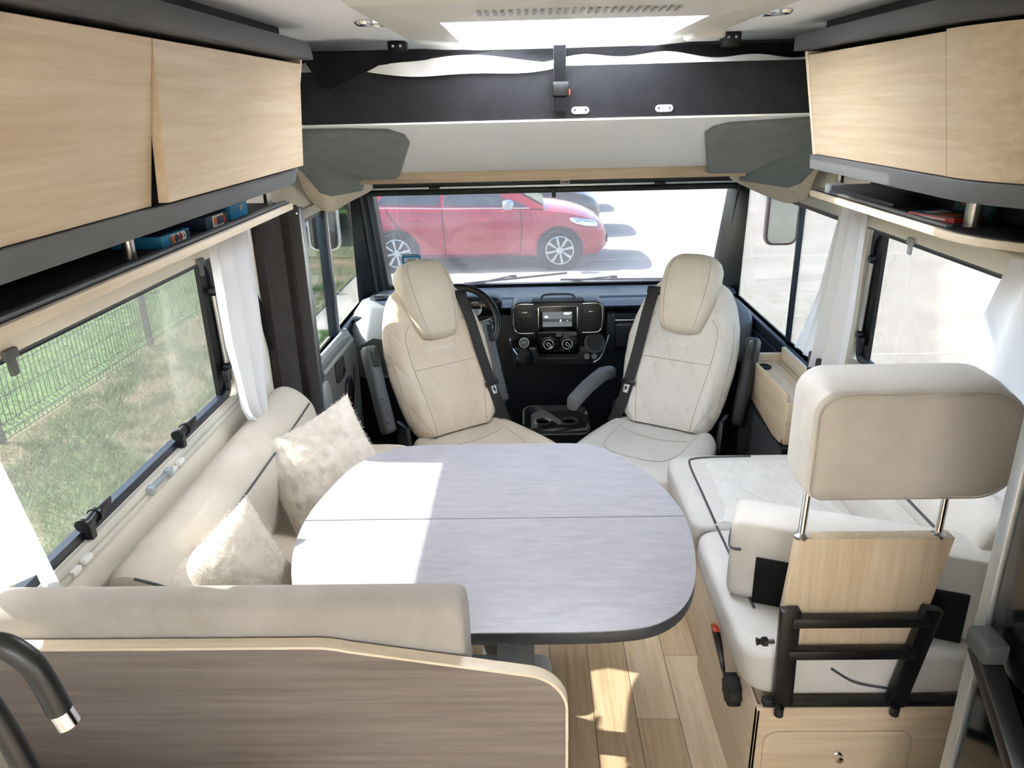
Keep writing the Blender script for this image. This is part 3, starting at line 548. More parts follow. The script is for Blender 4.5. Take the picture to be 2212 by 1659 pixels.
# ================================================================ TABLE
TB = thing('dining_table','rounded grey laminate dining table split across the middle','table',(-.21,1.7,0))
OUT = catmull([(-.46,2.155),(.0,2.153),(.09,2.145),(.155,2.075),(.2,2.005),(.262,1.85),(.290,1.70),(.279,1.52),(.238,1.37),(.165,1.283),(.05,1.252),(-.20,1.248),(-.48,1.25),(-.59,1.30),(-.655,1.40),(-.70,1.55),(-.712,1.70),(-.695,1.84),(-.65,2.01),(-.565,2.12)] and
  [Vector((x,y,0)) for x,y in [(-.46,2.155),(-.2,2.156),(.03,2.153),(.105,2.125),(.155,2.07),(.21,1.985),(.262,1.85),(.290,1.70),(.279,1.52),(.238,1.37),(.165,1.283),(.05,1.252),(-.20,1.248),(-.48,1.25),(-.59,1.30),(-.655,1.40),(-.70,1.55),(-.712,1.70),(-.695,1.84),(-.65,2.01),(-.565,2.12)]],6)
def clip(P, y, keep):   # clip polygon by Y
    o = []
    for a, b in zip(P, P[1:]+P[:1]):
        ia, ib = (a.y-y)*keep >= 0, (b.y-y)*keep >= 0
        if ia: o.append(a)
        if ia != ib: t_ = (y-a.y)/(b.y-a.y); o.append(a.lerp(b,t_))
    return o
for keep in (1,-1):
    P = clip(OUT, 1.70+.0015*keep, keep)
    leaf = MB().prism([(p.x,p.y,.7275) for p in P],(0,0,.003)).obj('table_leaf','table_laminate',TB)
    MB().prism([(p.x,p.y,.697) for p in P],(0,0,.030)).obj('leaf_core','mid_grey',leaf,bevel=.004)
MB().box(-.30,-.12,1.55,1.85,.66,.697).obj('leg_bracket','grey_plastic',TB,bevel=.006); MB().lathe([(.045,0),(.045,.66)],(-.21,1.7,.02),(0,0,1),24).obj('pedestal','alu',TB); MB().lathe([(.2,0),(.2,.012),(.05,.03),(.045,.03)],(-.21,1.7,0),(0,0,1),28).obj('foot_plate','alu',TB)
MB().box(-.19,-.11,1.285,1.33,.56,.697).obj('slide_stop','grey_plastic',TB,bevel=.004)

# ================================================================ BENCHES
def rbox(x0,x1,y0,y1,z0,z1,r,name,mat,parent,seg=5): return MB().box(x0,x1,y0,y1,z0,z1).obj(name,mat,parent,bevel=r,seg=seg,smooth=60)
LB = thing('bench','cream left side bench with long piped back cushion under window','bench',(-.8,1.8,0))
MB().box(-1.078,-.52,1.48,2.48,.0,.36).obj('base','wood_y',LB,bevel=.004)
rbox(-.98,-.50,1.48,1.83,.365,.49,.035,'seat_cushion','cream',LB); rbox(-.98,-.50,1.835,2.50,.365,.49,.035,'seat_cushion','cream',LB)
def backc(y0, y1, name='back_cushion'):
    prof = [(-1.062,.47),(-1.068,.70),(-1.06,.775),(-1.025,.805),(-.975,.795),(-.925,.75),(-.905,.70),(-.905,.62),(-.93,.49),(-.94,.47)]
    P = catmull([(x,0,z) for x,z in prof],5); rings = []
    cx, cz = -.99,.64
    for f,yy in ((.0,y0+.012),(.75,y0),(.93,y0+.004),(1,y0+.03),(1,y1-.04),(.97,y1-.015),(.86,y1-.003),(.0,y1)):
        rings.append([(cx+(p.x-cx)*max(f,.02), yy, cz+(p.z-cz)*max(f,.02)) for p in P])
    c = MB().loft(rings,caps=True).obj(name,'cream_leather',LB,smooth=50)
    return c
c = backc(1.36,2.54)
MB().tube(catmull([(-.918,1.385,.743),(-.914,1.60,.742),(-.914,2.2,.742),(-.917,2.46,.743),(-.925,2.515,.735),(-.935,2.53,.69),(-.93,2.535,.62)],6,False),.0035,6).obj('piping','piping',c)
MB().tube(catmull([(-.918,1.385,.743),(-.945,1.368,.77),(-.99,1.362,.79)],6,False),.0035,6).obj('piping','piping',c)
MB().super((-.72,2.55,.44),(.17,.06,.095),.45,.5).obj('end_cushion','cream',LB,smooth=60)
# fluffy pillows
def pillow(label, c, size, th, rx, ry, rz, seed):
    rot = Matrix.Rotation(rz,3,'Z')@Matrix.Rotation(ry,3,'Y')@Matrix.Rotation(rx,3,'X'); N = 56; mb = MB()
    def side(s):
        def fn(u,v):
            a, b = 2*u-1, 2*v-1
            k = 1-.10*(1-a*a)*abs(b)**3; k2 = 1-.10*(1-b*b)*abs(a)**3
            t_ = th*((1-abs(a)**2.6)*(1-abs(b)**2.6))**.55 if abs(a)<1 and abs(b)<1 else 0
            q = Vector((a*size*k2, b*size*k, 0)); e = mnoise.noise(Vector((a*2.2+seed,b*2.2,s*3)))*.016+mnoise.noise(Vector((a*7+seed,b*7,s*5)))*.006+mnoise.noise(Vector((a*26+seed,b*26,s*5)))*.003
            edge = (1-abs(a)**6)*(1-abs(b)**6)
            q.z = s*(t_+e*edge); q += Vector((mnoise.noise(Vector((a*30,b*30,seed))),mnoise.noise(Vector((b*30,a*30,seed+9))),0))*.003
            return rot@q+Vector(c)
        mb.grid(fn,N,N)
    side(1); side(-1)
    o = mb.obj('fluffy_pillow','plush',None,smooth=80); tag(o,label,'pillow','fluffy cream pillows')
    # short plush fibres
    me = o.data; fib = MB(); rr_ = random.Random(seed); vs_ = [(v.co.copy(), v.normal.copy()) for v in me.vertices]
    for co, nn in vs_:
        for k in range(4):
            j = Vector((rr_.gauss(0,1),rr_.gauss(0,1),rr_.gauss(0,1)))*.0035; tip = co+j+nn*(.002+.003*rr_.random())+Vector((rr_.gauss(0,1),rr_.gauss(0,1),rr_.gauss(0,1)))*.0025
            sd = nn.orthogonal()*.0005; p0 = co+j
            fib.add([p0-sd,p0+sd,tip],[(0,1,2)])
    f = fib.obj('plush_pile','plush',o,smooth=0,clean=False); f['kind'] = 'stuff'
    return o
pillow('fluffy cream pillow tilted in the bench corner behind the table',(-.775,2.13,.655),.185,.065,math.radians(60),math.radians(-20),math.radians(28),3)
pillow('fluffy cream pillow nearest the foreground bench, seen almost edge on',(-.85,1.49,.605),.20,.085,math.radians(75),math.radians(-18),math.radians(58),11)

# rear bench with oak partition
RB = thing('bench','taupe backed rear bench behind the foreground oak partition','bench',(-.55,1.2,0))
arc = [(-.132+.075*math.sin(math.radians(a_)), .757+.075*math.cos(math.radians(a_))) for a_ in range(10,91,8)]
pp = [(-1.078,.893),(-.49,.893),(-.465,.892),(-.445,.889),(-.425,.884)]+arc+[(-.057,.0),(-1.078,.0)]
MB().prism([(x,1.012,z) for x,z in pp],(0,.020,0)).obj('partition','wood_shaded',RB,bevel=.001,seg=1)
edge = [(x,z) for x,z in pp[:-1]]
def strip(E_, y0, y1, t):
    mb = MB(); rings = []
    P = [Vector((x,0,z)) for x,z in E_]
    for i,p_ in enumerate(P):
        d = (P[min(i+1,len(P)-1)]-P[max(i-1,0)]).normalized(); nrm = Vector((-d.z,0,d.x)); 
        a_ = p_; b_ = p_+nrm*t
        rings.append([(a_.x,y0,a_.z),(a_.x,y1,a_.z),(b_.x,y1,b_.z),(b_.x,y0,b_.z)])
    return mb.loft(rings)
strip(edge,1.010,1.034,.005).obj('edge_band','wood_pale_x',RB)
def rb(y, f):
    prof = [(1.045,.74),(1.04,.90),(1.048,.945),(1.075,.957),(1.12,.945),(1.15,.90),(1.155,.80),(1.15,.55),(1.06,.55)]
    return [(y, 1.1+(a-1.1)*f, .76+(b-.76)*f) for a,b in prof]
P_ = lambda x,f: [(p.x,p.y,p.z) for p in catmull(rb(x,f),4)]
MB().loft([P_(-1.07,.02),P_(-1.075,1),P_(-.255,1),P_(-.240,.985),P_(-.233,.95),P_(-.230,.85),P_(-.230,.02)]).obj('backrest','taupe',RB,smooth=50)
MB().super((-.985,1.262,.635),(.088,.098,.165),.45,.45).obj('corner_cushion','cream_leather',RB,smooth=60)
MB().box(-1.07,-.09,1.045,1.44,.0,.36).obj('base','wood_x',RB,bevel=.004); rbox(-1.07,-.068,1.05,1.47,.37,.50,.03,'seat_cushion','white_leather',RB)

# right bench
RT = thing('bench','white right side bench with piped cushions, quilted backrest','bench',(.75,2.0,0))
MB().box(.44,1.078,1.42,2.50,.0,.37).obj('base','wood_z',RT,bevel=.003)
MB().box(.436,.441,1.965,1.97,.02,.36).obj('panel_joint','mid_grey',RT)
MB().box(.434,.441,1.43,1.955,.03,.35).obj('side_panel','wood_pale',RT,bevel=.002); MB().box(.434,.441,1.98,2.49,.03,.35).obj('side_panel','wood_pale',RT,bevel=.002)
def seatc(y0,y1,name):
    return MB().super((.70,(y0+y1)/2,.443),(.31,(y1-y0)/2,.072),.28,.22,56,26,lambda q: Vector((q.x-.02*max(0,-q.z)/.085*(1 if q.x<0 else 0)*-1,q.y,q.z))).obj(name,'white_leather',RT,smooth=60)
c = seatc(2.01,2.52,'seat_cushion'); MB().tube(catmull([(.70,2.478,.514),(.56,2.474,.514),(.49,2.462,.515),(.464,2.42,.5155),(.462,2.2,.516),(.462,2.02,.514)],6,False),.004,6).obj('piping','piping',c)
MB().grid(lambda u,v: (.475+.43*u,2.03+.45*v,.5162+.0*u-.001*max(abs(u-.5)*2,abs(v-.5)*2)**8*8),12,12).obj('quilted_top','white_quilt',c)
c = seatc(1.43,2.005,'seat_cushion'); MB().tube(catmull([(.60,1.4285,.47),(.66,1.427,.43),(.74,1.428,.41)],5,False),.003,6).obj('cushion_cord','piping',c); MB().tube([(.462,2.0,.512),(.462,1.80,.515),(.462,1.6,.514)],.004,6).obj('piping','piping',c)
def sback(y0,y1):
    prof = [(1.060,.48),(1.066,.72),(1.05,.80),(1.0,.825),(.95,.79),(.915,.72),(.89,.62),(.885,.55),(.91,.49),(.95,.48)]
    P = catmull([(x,0,z) for x,z in prof],5); cx,cz = .99,.65; rings = []
    for f,yy in ((.02,y0),(.86,y0+.003),(.97,y0+.015),(1,y0+.04),(1,y1-.04),(.97,y1-.015),(.86,y1-.003),(.02,y1)): rings.append([(cx+(p.x-cx)*f,yy,cz+(p.z-cz)*f) for p in P])
    return MB().loft(rings).obj('back_cushion','white_leather',RT,smooth=50)
c = sback(1.50,2.50); MB().tube(catmull([(1.06,2.495,.76),(1.0,2.503,.74),(.93,2.49,.725),(.912,2.44,.72),(.912,1.55,.72)],6,False),.004,6).obj('piping','piping',c)
MB().box(.894,.899,1.56,2.4,.54,.70).obj('quilted_panel','white_quilt',c,bevel=.002)

# loose backrest cushion with a black hook panel, standing across the right bench
LC = thing('loose_cushion','white backrest cushion with black fabric panel behind folding seat','cushion',(.72,1.62,.514),math.radians(-20))
def lcs(x,f):
    prof = [(-.065,.0),(-.075,.11),(-.068,.20),(-.055,.226),(.0,.242),(.05,.226),(.066,.18),(.07,.09),(.062,.0)]
    return [(x,p.y*f,.11+(p.z-.11)*f) for p in catmull([(0,a,b) for a,b in prof],4)]
c = MB().loft([lcs(-.315,.02),lcs(-.313,.80),lcs(-.308,.93),lcs(-.295,1),lcs(.295,1),lcs(.313,.8),lcs(.315,.02)]).obj('cushion_body','white_leather',LC,smooth=50,local=True)
MB().tube(catmull([(-.285,-.079,.150),(-.311,-.06,.142),(-.317,0,.140),(-.311,.055,.145),(-.29,.072,.15)],5,False),.004,6).obj('piping','piping',LC,local=True)
MB().box(-.245,.235,-.084,-.0755,-.0,.135).obj('hook_panel','black_cloth',LC,bevel=.002,local=True)

# folding seat back with headrest in front of it
FS = thing('folding_seat_back','folding headrest seat on black metal frame standing on the right box','seat',(.64,1.42,.38))
def hsec(y, sx, sz, zc, r=.11):
    o = []
    for qx, qz, rr0, a0 in ((1,1,.105,0),(-1,1,.055,90),(-1,-1,.030,180),(1,-1,.085,270)):
        rq = min(rr0*sz/.127, sz*.98, sx*.98); cx_, cz_ = qx*(sx-rq), qz*(sz-rq)
        for k in range(9):
            an = math.radians(a0+90*k/8); o.append((.695+cx_+rq*math.cos(an), y, zc+cz_+rq*math.sin(an)))
    return o
hr = MB(); dz = .006
hr.loft([hsec(1.404,.208,.116,1.064,.10),hsec(1.412,.222,.124,1.067,.10),hsec(1.47,.226,.127,1.074,.10),hsec(1.53,.222,.124,1.080,.10),hsec(1.558,.205,.112,1.083,.09),hsec(1.568,.12,.06,1.084,.05)]).obj('headrest','white_leather',FS,smooth=50); MB().loft([hsec(1.404,.210,.117,1.064,.10),hsec(1.398,.20,.108,1.063,.09),hsec(1.395,.15,.075,1.062,.05),hsec(1.395,.02,.01,1.062,.05)]).obj('headrest_front','headrest_cloth',FS,smooth=50)
MB().tube([(p[0],p[1]-.002,p[2]) for p in hsec(1.404,.2135,.1195,1.065,.10)],.0018,6,closed=True).obj('headrest_seam','seam',FS)
for x in (.495,.80):
    MB().tube([(x,1.452,.80),(x+.01,1.468,.98)],.0085,12).obj('chrome_rod','chrome',FS); MB().lathe([(.016,0),(.016,.006),(.010,.010)],(x,1.45,.822),(0,0,1),18).obj('rod_grommet','steel',FS)
MB().hexa([(.465,1.428,.60),(.795,1.428,.60),(.795,1.452,.60),(.465,1.452,.60)],[(.487,1.435,.826),(.83,1.435,.826),(.83,1.468,.826),(.487,1.468,.826)]).obj('oak_board','wood_z',FS,bevel=.002)
MB().box(.475,.80,1.43,1.45,.50,.60).obj('lower_board','wood_z',FS)
def bar(a,b,w_,name):
    d = (Vector(b)-Vector(a)).normalized(); sd = d.cross(Vector((0,1,0))).normalized()*w_/2; y = Vector((0,.012,0))
    A,B_ = Vector(a),Vector(b); return MB().hexa([A-sd-y,A+sd-y,A+sd+y,A-sd+y],[B_-sd-y,B_+sd-y,B_+sd+y,B_-sd+y]).obj(name,'black_plastic',FS,bevel=.004)
bar((.485,1.41,.38),(.478,1.415,.655),.045,'frame_upright'); bar((.752,1.41,.38),(.80,1.415,.655),.045,'frame_upright')
bar((.48,1.408,.625),(.79,1.408,.625),.026,'frame_crossbar'); bar((.48,1.408,.535),(.775,1.408,.535),.026,'frame_crossbar')
for x in (.472,.745): MB().lathe([(0,-.014),(.011,-.012),(.011,.012),(0,.014)],(x,1.389,.380),(0,0,1),14).obj('hinge_bolt','black_plastic',FS)
MB().tube([(.448,1.412,.565),(.430,1.410,.567)],.006,10).obj('lock_pin','chrome',FS); MB().lathe([(0,0),(.011,0),(.011,.010),(.007,.014),(.007,.02),(.010,.024),(0,.026)],(.432,1.41,.567),(-1,0,0),14).obj('lock_knob','black_plastic',FS)
# oak storage box
BX = thing('storage_box','oak storage box with rounded hatch and metal knob, lower right','cabinet',(.7,1.45,0))
MB().box(.425,1.078,1.402,1.418,.0,.375).obj('front_panel','wood_x',BX,bevel=.002); MB().box(.425,.4335,1.402,1.96,.0,.37).obj('side_panel','wood_pale',BX,bevel=.002)
MB().box(.44,1.07,1.404,1.426,.3755,.392).obj('seat_rail','black_plastic',BX,bevel=.002)
m = MB().prism([(.628+a,1.401,.155+b) for a,b in rrect(.36,.30,.035,6)],(0,-.004,0)).obj('hatch','wood_x',BX,bevel=.0015)
MB().lathe([(.012,0),(.012,.006),(.008,.008),(.009,.02),(.0,.022)],(.63,1.397,.235),(0,-1,0),20).obj('knob','chrome',m)
KB = MB().lathe([(.0,0),(.036,0)]+[(.036,.03),(.03,.034),(0,.034)],(.424,1.545,.30),(-1,0,0),32)
KB = MB().loft([[(.424-h_,1.545+math.cos(2*math.pi*k/32)*(.038+.004*math.cos(8*2*math.pi*k/32))*s_,.300+math.sin(2*math.pi*k/32)*(.038+.004*math.cos(8*2*math.pi*k/32))*s_) for k in range(32)] for h_,s_ in ((.0,.95),(.004,1),(.028,1),(.034,.9))]).obj('adjuster_knob','rubber',None,bevel=0); tag(KB,'black scalloped adjuster knob on the oak box side','knob')
BK = thing('seat_belt_buckle','black belt buckle with red button hanging at the right bench','buckle',(.42,1.7,.3))
MB().hexa([(.418,1.66,.24),(.432,1.66,.24),(.432,1.685,.235),(.418,1.685,.235)],[(.402,1.735,.325),(.422,1.735,.325),(.422,1.768,.315),(.402,1.768,.315)]).obj('housing','black_plastic',BK,bevel=.005)
MB().hexa([(.403,1.736,.326),(.421,1.736,.326),(.421,1.766,.317),(.403,1.766,.317)],[(.401,1.745,.337),(.420,1.745,.337),(.420,1.775,.328),(.401,1.775,.328)]).obj('release_button','red_plastic',BK,bevel=.003)
MB().tube([(.426,1.67,.24),(.432,1.62,.20)],.008,8).obj('stalk','belt',BK)
# fridge tower
FR = thing('fridge','glossy black fridge front with grey aluminium edge, right foreground','fridge',(.85,.8,0))
MB().box(.722,1.078,.35,1.118,.0,1.94).obj('body','gloss_black',FR); MB().box(.695,.735,1.10,1.128,.0,1.94).obj('edge_trim','alu',FR,bevel=.003)
MB().box(.702,.722,.36,1.097,.05,.80).obj('door','gloss_black',FR,bevel=.006); MB().box(.702,.722,.36,1.097,.808,1.90).obj('door','gloss_black',FR,bevel=.006)
MB().hexa([(.66,1.06,.845),(.70,1.06,.845),(.70,1.085,.825),(.66,1.085,.825)],[(.66,.90,.715),(.70,.90,.715),(.70,.92,.695),(.66,.92,.695)]).obj('handle','black_plastic',FR,bevel=.004)
MB().box(.658,.70,1.03,1.09,.83,.87).obj('handle_end','mid_grey',FR,bevel=.006)
# tap
TP = thing('kitchen_tap','matt black curved kitchen tap in the left foreground','tap',(-.545,.5,.905))
MB().tube(catmull([(-.545,.50,.92),(-.558,.50,1.08),(-.578,.50,1.22),(-.592,.50,1.29),(-.588,.50,1.326),(-.562,.50,1.333),(-.541,.50,1.316),(-.532,.50,1.29),(-.527,.50,1.262)],8,False),.0105,16).obj('spout','black_plastic',TP,smooth=60)
MB().tube([(-.5272,.50,1.263),(-.5225,.50,1.246)],.0098,18).obj('aerator','chrome',TP); MB().lathe([(.0,0),(.03,0),(.03,.01),(.02,.02)],(-.545,.50,.905),(0,0,1),20).obj('collar','black_plastic',TP)
KC = thing('kitchen_counter','pale worktop under the black tap at the left','counter',(-.8,.5,0))
MB().box(-1.078,-.45,.05,.60,.87,.905).obj('worktop','off_white',KC,bevel=.004); MB().box(-1.078,-.47,.07,.59,.0,.87).obj('cabinet_body','wood_y',KC)

# ================================================================ CAB
DB = thing('dashboard','dark cab dashboard with centre screen, vents and dials','dashboard',(0,3.9,0))
def dtop(u,v):   # top surface
    x = -.93+1.88*u; xn = abs(2*u-1); y0_ = 3.50+.22*xn**7; y = y0_+(4.035-y0_)*v
    z = .825-.026*v+.014*math.sin(math.pi*min(1,v*1.6))*(1 if v<.62 else .0)
    z += -.012*math.exp(-((v-.30)/.03)**2)
    return (x,y,z)
MB().grid(dtop,30,26).obj('top_panel','dash_top',DB,smooth=50)
MB().grid(lambda u,v:(-.93+1.88*u,3.50+.22*abs(2*u-1)**7+.03*math.sin(v*math.pi/2)+.10*v*v,.825-.05*v),30,6).obj('top_lip','dash_top',DB,smooth=60)
MB().hexa([(-.99,3.60,.13),(.96,3.60,.13),(.96,4.03,.13),(-.99,4.03,.13)],[(-.99,3.55,.775),(.96,3.55,.775),(.96,4.03,.775),(-.99,4.03,.775)]).obj('body','dash_dark',DB,bevel=.01)
MB().box(.30,.95,3.50,3.58,.60,.745).obj('glovebox','dash_dark',DB,bevel=.025,seg=4); MB().box(.30,.95,3.492,3.505,.748,.758).obj('glovebox_strip','alu',DB,bevel=.003)
MB().box(.255,.31,3.47,3.56,.60,.80).obj('stack_cheek','dash_dark',DB,bevel=.02,seg=3)
# centre stack (front plane about y=3.40)
def rp(cx,cz,w_,h_,r,y): return [(cx+a,y,cz+b) for a,b in rrect(w_,h_,r,6)]
MB().prism(rp(.028,.790,.445,.158,.045,3.415),(0,.16,0)).obj('stack_head','dash_dark',DB,bevel=.008,seg=3)
MB().prism(rp(.028,.872,.25,.02,.008,3.43),(0,.10,0)).obj('stack_hood','dash_top',DB,bevel=.004)
MB().tube(catmull([(-.055,3.44,.878),(-.035,3.45,.897),(.03,3.455,.899),(.095,3.45,.897),(.115,3.44,.878)],4,False),.006,8).obj('phone_clip','dash_top',DB)
MB().prism(rp(.028,.790,.185,.125,.012,3.415),(0,-.006,0)).obj('screen_bezel','screen_dark',DB,bevel=.002)
for s in (-1,1): MB().box(.028+s*.0925-.003,.028+s*.0925+.003,3.4075,3.412,.738,.846).obj('bezel_strip','chrome',DB,bevel=.001)
MB().box(-.064,.12,3.4078,3.412,.849,.852).obj('bezel_strip','chrome',DB,bevel=.001)
sc = MB().box(-.045,.095,3.4075,3.4089,.752,.825).obj('display','screen_lit',DB); MB().box(-.045,.095,3.4068,3.4075,.776,.790).obj('display_band','screen_band',sc)
put_text('display_clock','13:26 *',.0125,(.073,3.4065,.816),(1,0,0),(0,0,1),'screen_text',sc); MB().box(-.034,-.020,3.4064,3.4074,.798,.804).obj('display_icon','screen_text',sc); MB().box(.038,.043,3.4058,3.4067,.777,.786).obj('display_icon','screen_text',sc); MB().box(.072,.075,3.4058,3.4067,.780,.783).obj('display_icon','screen_text',sc)
for s in (-1,1):
    cx = .028+s*.158
    v_ = MB().prism(rp(cx,.792,.092,.130,.022,3.416),(0,-.004,0)).obj('vent_surround','black_plastic',DB,bevel=.002)
    out = [(cx+s*(-.042),3.409,.862),(cx+s*.020,3.407,.864),(cx+s*.046,3.407,.852),(cx+s*.053,3.407,.822),(cx+s*.053,3.407,.765),(cx+s*.044,3.407,.733),(cx+s*.02,3.407,.722),(cx+s*(-.042),3.409,.721)]
    MB().tube(catmull(out,5,False),.0042,8).obj('vent_chrome','chrome',v_)
    for q,zc in enumerate((.822,.760)):
        for k in range(5): MB().box(cx-.036,cx+.036,3.4085,3.4125,zc-.024+k*.012-.0018,zc-.024+k*.012+.0018).obj('vent_slat','dark_plastic',v_)
    MB().box(cx-.014,cx+.014,3.404,3.409,.821,.826).obj('vent_tab','chrome',v_,bevel=.001)
cp = MB().prism(rp(.028,.672,.21,.115,.02,3.40),(0,.10,0)).obj('climate_panel','gloss_black',DB,bevel=.004)
for i,x in enumerate((-.018,.072)):
    k = MB().lathe([(.034,0),(.034,.004),(.026,.006),(.024,.018),(.0,.019)],(x,3.40,.672),(0,-1,0),30).obj('dial','black_plastic',cp)
    MB().lathe([(.024,.0185),(.0245,.020),(.022,.0205),(.0215,.0185)],(x,3.40,.672),(0,-1,0),32).obj('dial_ring','white_card',k)
    a = math.radians(-50); d = Vector((math.cos(a),0,math.sin(a))); n_ = Vector((-d.z,0,d.x)); o = Vector((x,3.379,.672))
    loop = [o+d*.022+n_*.003,o-d*.004+n_*.0065,o-d*.010,o-d*.004-n_*.0065,o+d*.022-n_*.003]
    MB().tube(catmull(loop,4,False),.0016,6).obj('dial_pointer','white_card',k)
    for j in range(9):
        aa = math.radians(-150+j*37); MB().lathe([(0,0),(.0014,0),(.0014,.001),(0,.001)],(x+.039*math.cos(aa),3.3955,.672+.039*math.sin(aa)),(0,-1,0),6).obj('dial_mark','light_grey_plastic',cp)
MB().box(-.012+.03,.012+.03,3.395,3.401,.705,.722).obj('hazard_switch','grey_plastic',cp,bevel=.002)
MB().prism(rp(.02,.595,.44,.10,.03,3.43),(0,.14,0)).obj('lower_console','dash_dark',DB,bevel=.01,seg=3)
sw = MB().box(-.066,.122,3.418,3.432,.578,.594).obj('switch_row','dark_plastic',DB,bevel=.003)
for k in range(6): MB().box(-.058+k*.03,-.034+k*.03,3.4155,3.419,.581,.591).obj('switch','black_plastic',sw,bevel=.001)
for k in range(6): MB().box(-.048+k*.03,-.044+k*.03,3.4148,3.4158,.585,.587).obj('switch_mark','light_grey_plastic',sw)
MB().lathe([(.05,0),(.05,.005),(.042,.006),(.040,-.05),(0,-.05)],(.205,3.42,.665),(0,-1,.4),30).obj('cup_holder','dark_plastic',DB); MB().lathe([(.0,0),(.04,0),(.04,.002)],(.205,3.4165,.667),(0,-1,.4),24).obj('cup_holder_well','rubber',DB)
for x in (.17,.205): MB().lathe([(.014,0),(.014,.006),(0,.007)],(x,3.428,.593),(0,-1,.2),18).obj('power_socket','grey_plastic',DB)
MB().tube(catmull([(.275,3.43,.70),(.262,3.425,.66),(.235,3.42,.59),(.20,3.42,.565)],5,False),.004,6).obj('console_bead','alu',DB)
MB().tube(catmull([(-.205,3.43,.69),(-.195,3.42,.65),(-.165,3.42,.60)],5,False),.005,6).obj('console_bead','chrome',DB)
# light plastic dash shoulder by the driver door, and on the passenger side
MB().loft([[(-.995,y,z) for y,z in ((3.46,.50),(3.45,.62),(3.50,.70),(3.62,.79),(3.8,.80),(3.95,.79),(4.03,.50))],[(-.90,y,z) for y,z in ((3.40,.50),(3.39,.63),(3.44,.72),(3.58,.815),(3.8,.832),(3.95,.82),(4.03,.50))],[(-.78,y,z) for y,z in ((3.42,.50),(3.41,.62),(3.46,.71),(3.6,.81),(3.8,.83),(3.95,.815),(4.03,.50))]]).obj('shoulder','pod_grey',DB,bevel=.012,seg=3,smooth=50)
MB().prism([(-.975,3.395,.52),(-.80,3.41,.52),(-.80,3.405,.70),(-.86,3.40,.715),(-.93,3.39,.68),(-.965,3.388,.62)],(0,-.008,0)).obj('shoulder_inset','mid_grey',DB,bevel=.004)
MB().super((-.86,3.70,.838),(.05,.035,.006),.6,.8,20,10).obj('defroster_slot','dash_dark',DB)
MB().super((.925,3.62,.66),(.05,.2,.14),.5,.5).obj('shoulder','pod_grey',DB,smooth=60)
# gear lever
GL = thing('gear_lever','black gear lever with round shift pattern knob and gaiter','gear lever',(-.15,3.42,.62))
MB().lathe([(.050,-.03),(.046,0),(.030,.03),(.018,.05),(.016,.055)],(-.135,3.44,.60),(0,-.35,1),20).obj('gaiter','black_plastic',GL)
MB().lathe([(.014,.05),(.020,.065),(.0245,.078),(.0235,.09),(.018,.094),(0,.095)],(-.135,3.44,.60),(0,-.35,1),24).obj('knob','dark_plastic',GL)
nx = Vector((0,-.35,1)).normalized(); fwd = Vector((0,-1,-.35)).normalized()
kc = Vector((-.135,3.44,.60))+nx*.078
MB().lathe([(.0245,.0225),(.0245,.026),(.021,.027),(.021,.0225)],(kc.x,kc.y,kc.z),(0,-1,.25),28).obj('knob_ring','alu',GL); MB().lathe([(0,.0),(.021,0),(.021,.025),(0,.0255)],(kc.x,kc.y,kc.z),(0,-1,.25),24).obj('knob_face','black_plastic',GL)
put_text('shift_pattern','1 3 5',.010,kc+Vector((0,-1,.25)).normalized()*.0262+Vector((0,0,.006)),(1,0,0),(0,.25,1),'white_card',GL); put_text('shift_pattern','2 4 6',.010,kc+Vector((0,-1,.25)).normalized()*.0262-Vector((0,0,.007)),(1,0,0),(0,.25,1),'white_card',GL)
MB().box(kc.x-.013,kc.x+.013,kc.y-.0262,kc.y-.0255,kc.z+.006,kc.z+.0075).obj('shift_pattern','white_card',GL)
# steering wheel
SW = thing('steering_wheel','black steering wheel behind the cream driver seat','steering wheel',(-.44,3.28,.80))
cw, aw = Vector((-.44,3.30,.795)), Vector((0,-.86,.51)).normalized(); a1 = Vector((1,0,0)); a2 = aw.cross(a1)*-1
if a2.z < 0: a2 = -a2
MB().tube([cw+(a1*math.cos(t_)+a2*math.sin(t_))*.187 for t_ in [2*math.pi*k/48 for k in range(48)]],.0165,12,closed=True).obj('rim','black_plastic',SW)
MB().super((cw.x,cw.y+.02,cw.z),(.065,.03,.06),.5,.5).obj('hub','dark_plastic',SW)
for an in (5,175,270): MB().tube([cw+Vector((0,.015,0)),cw+(a1*math.cos(math.radians(an))+a2*math.sin(math.radians(an)))*.185],[.026,.014],10,flat=(1,.5)).obj('spoke','black_plastic',SW)
MB().tube([cw+(a1*math.cos(math.radians(8))+a2*math.sin(math.radians(8)))*.09+Vector((0,-.012,0)),cw+(a1*.155+a2*.035)+Vector((0,-.006,0)),cw+(a1*.165-a2*.01)+Vector((0,-.006,0)),cw+a1*.10-a2*.03+Vector((0,-.012,0))],.004,6,closed=True).obj('spoke_trim','alu',SW)
MB().tube([cw+Vector((0,.03,0)),cw+Vector((0,.30,-.14))],.05,14).obj('column','dash_dark',SW)
IC = thing('instrument_cluster','hooded instrument cluster behind the steering wheel','instrument',(-.44,3.5,.8))
MB().super((-.44,3.56,.835),(.20,.09,.05),.5,.5).obj('hood','dash_dark',IC,smooth=60); MB().box(-.58,-.30,3.468,3.478,.80,.86).obj('dial_face','screen_dark',IC,bevel=.01)
for x in (-.51,-.37): MB().lathe([(.034,0),(.034,.003),(.031,.003),(.031,0)],(x,3.468,.83),(0,-1,.2),28).obj('gauge_ring','alu',IC)
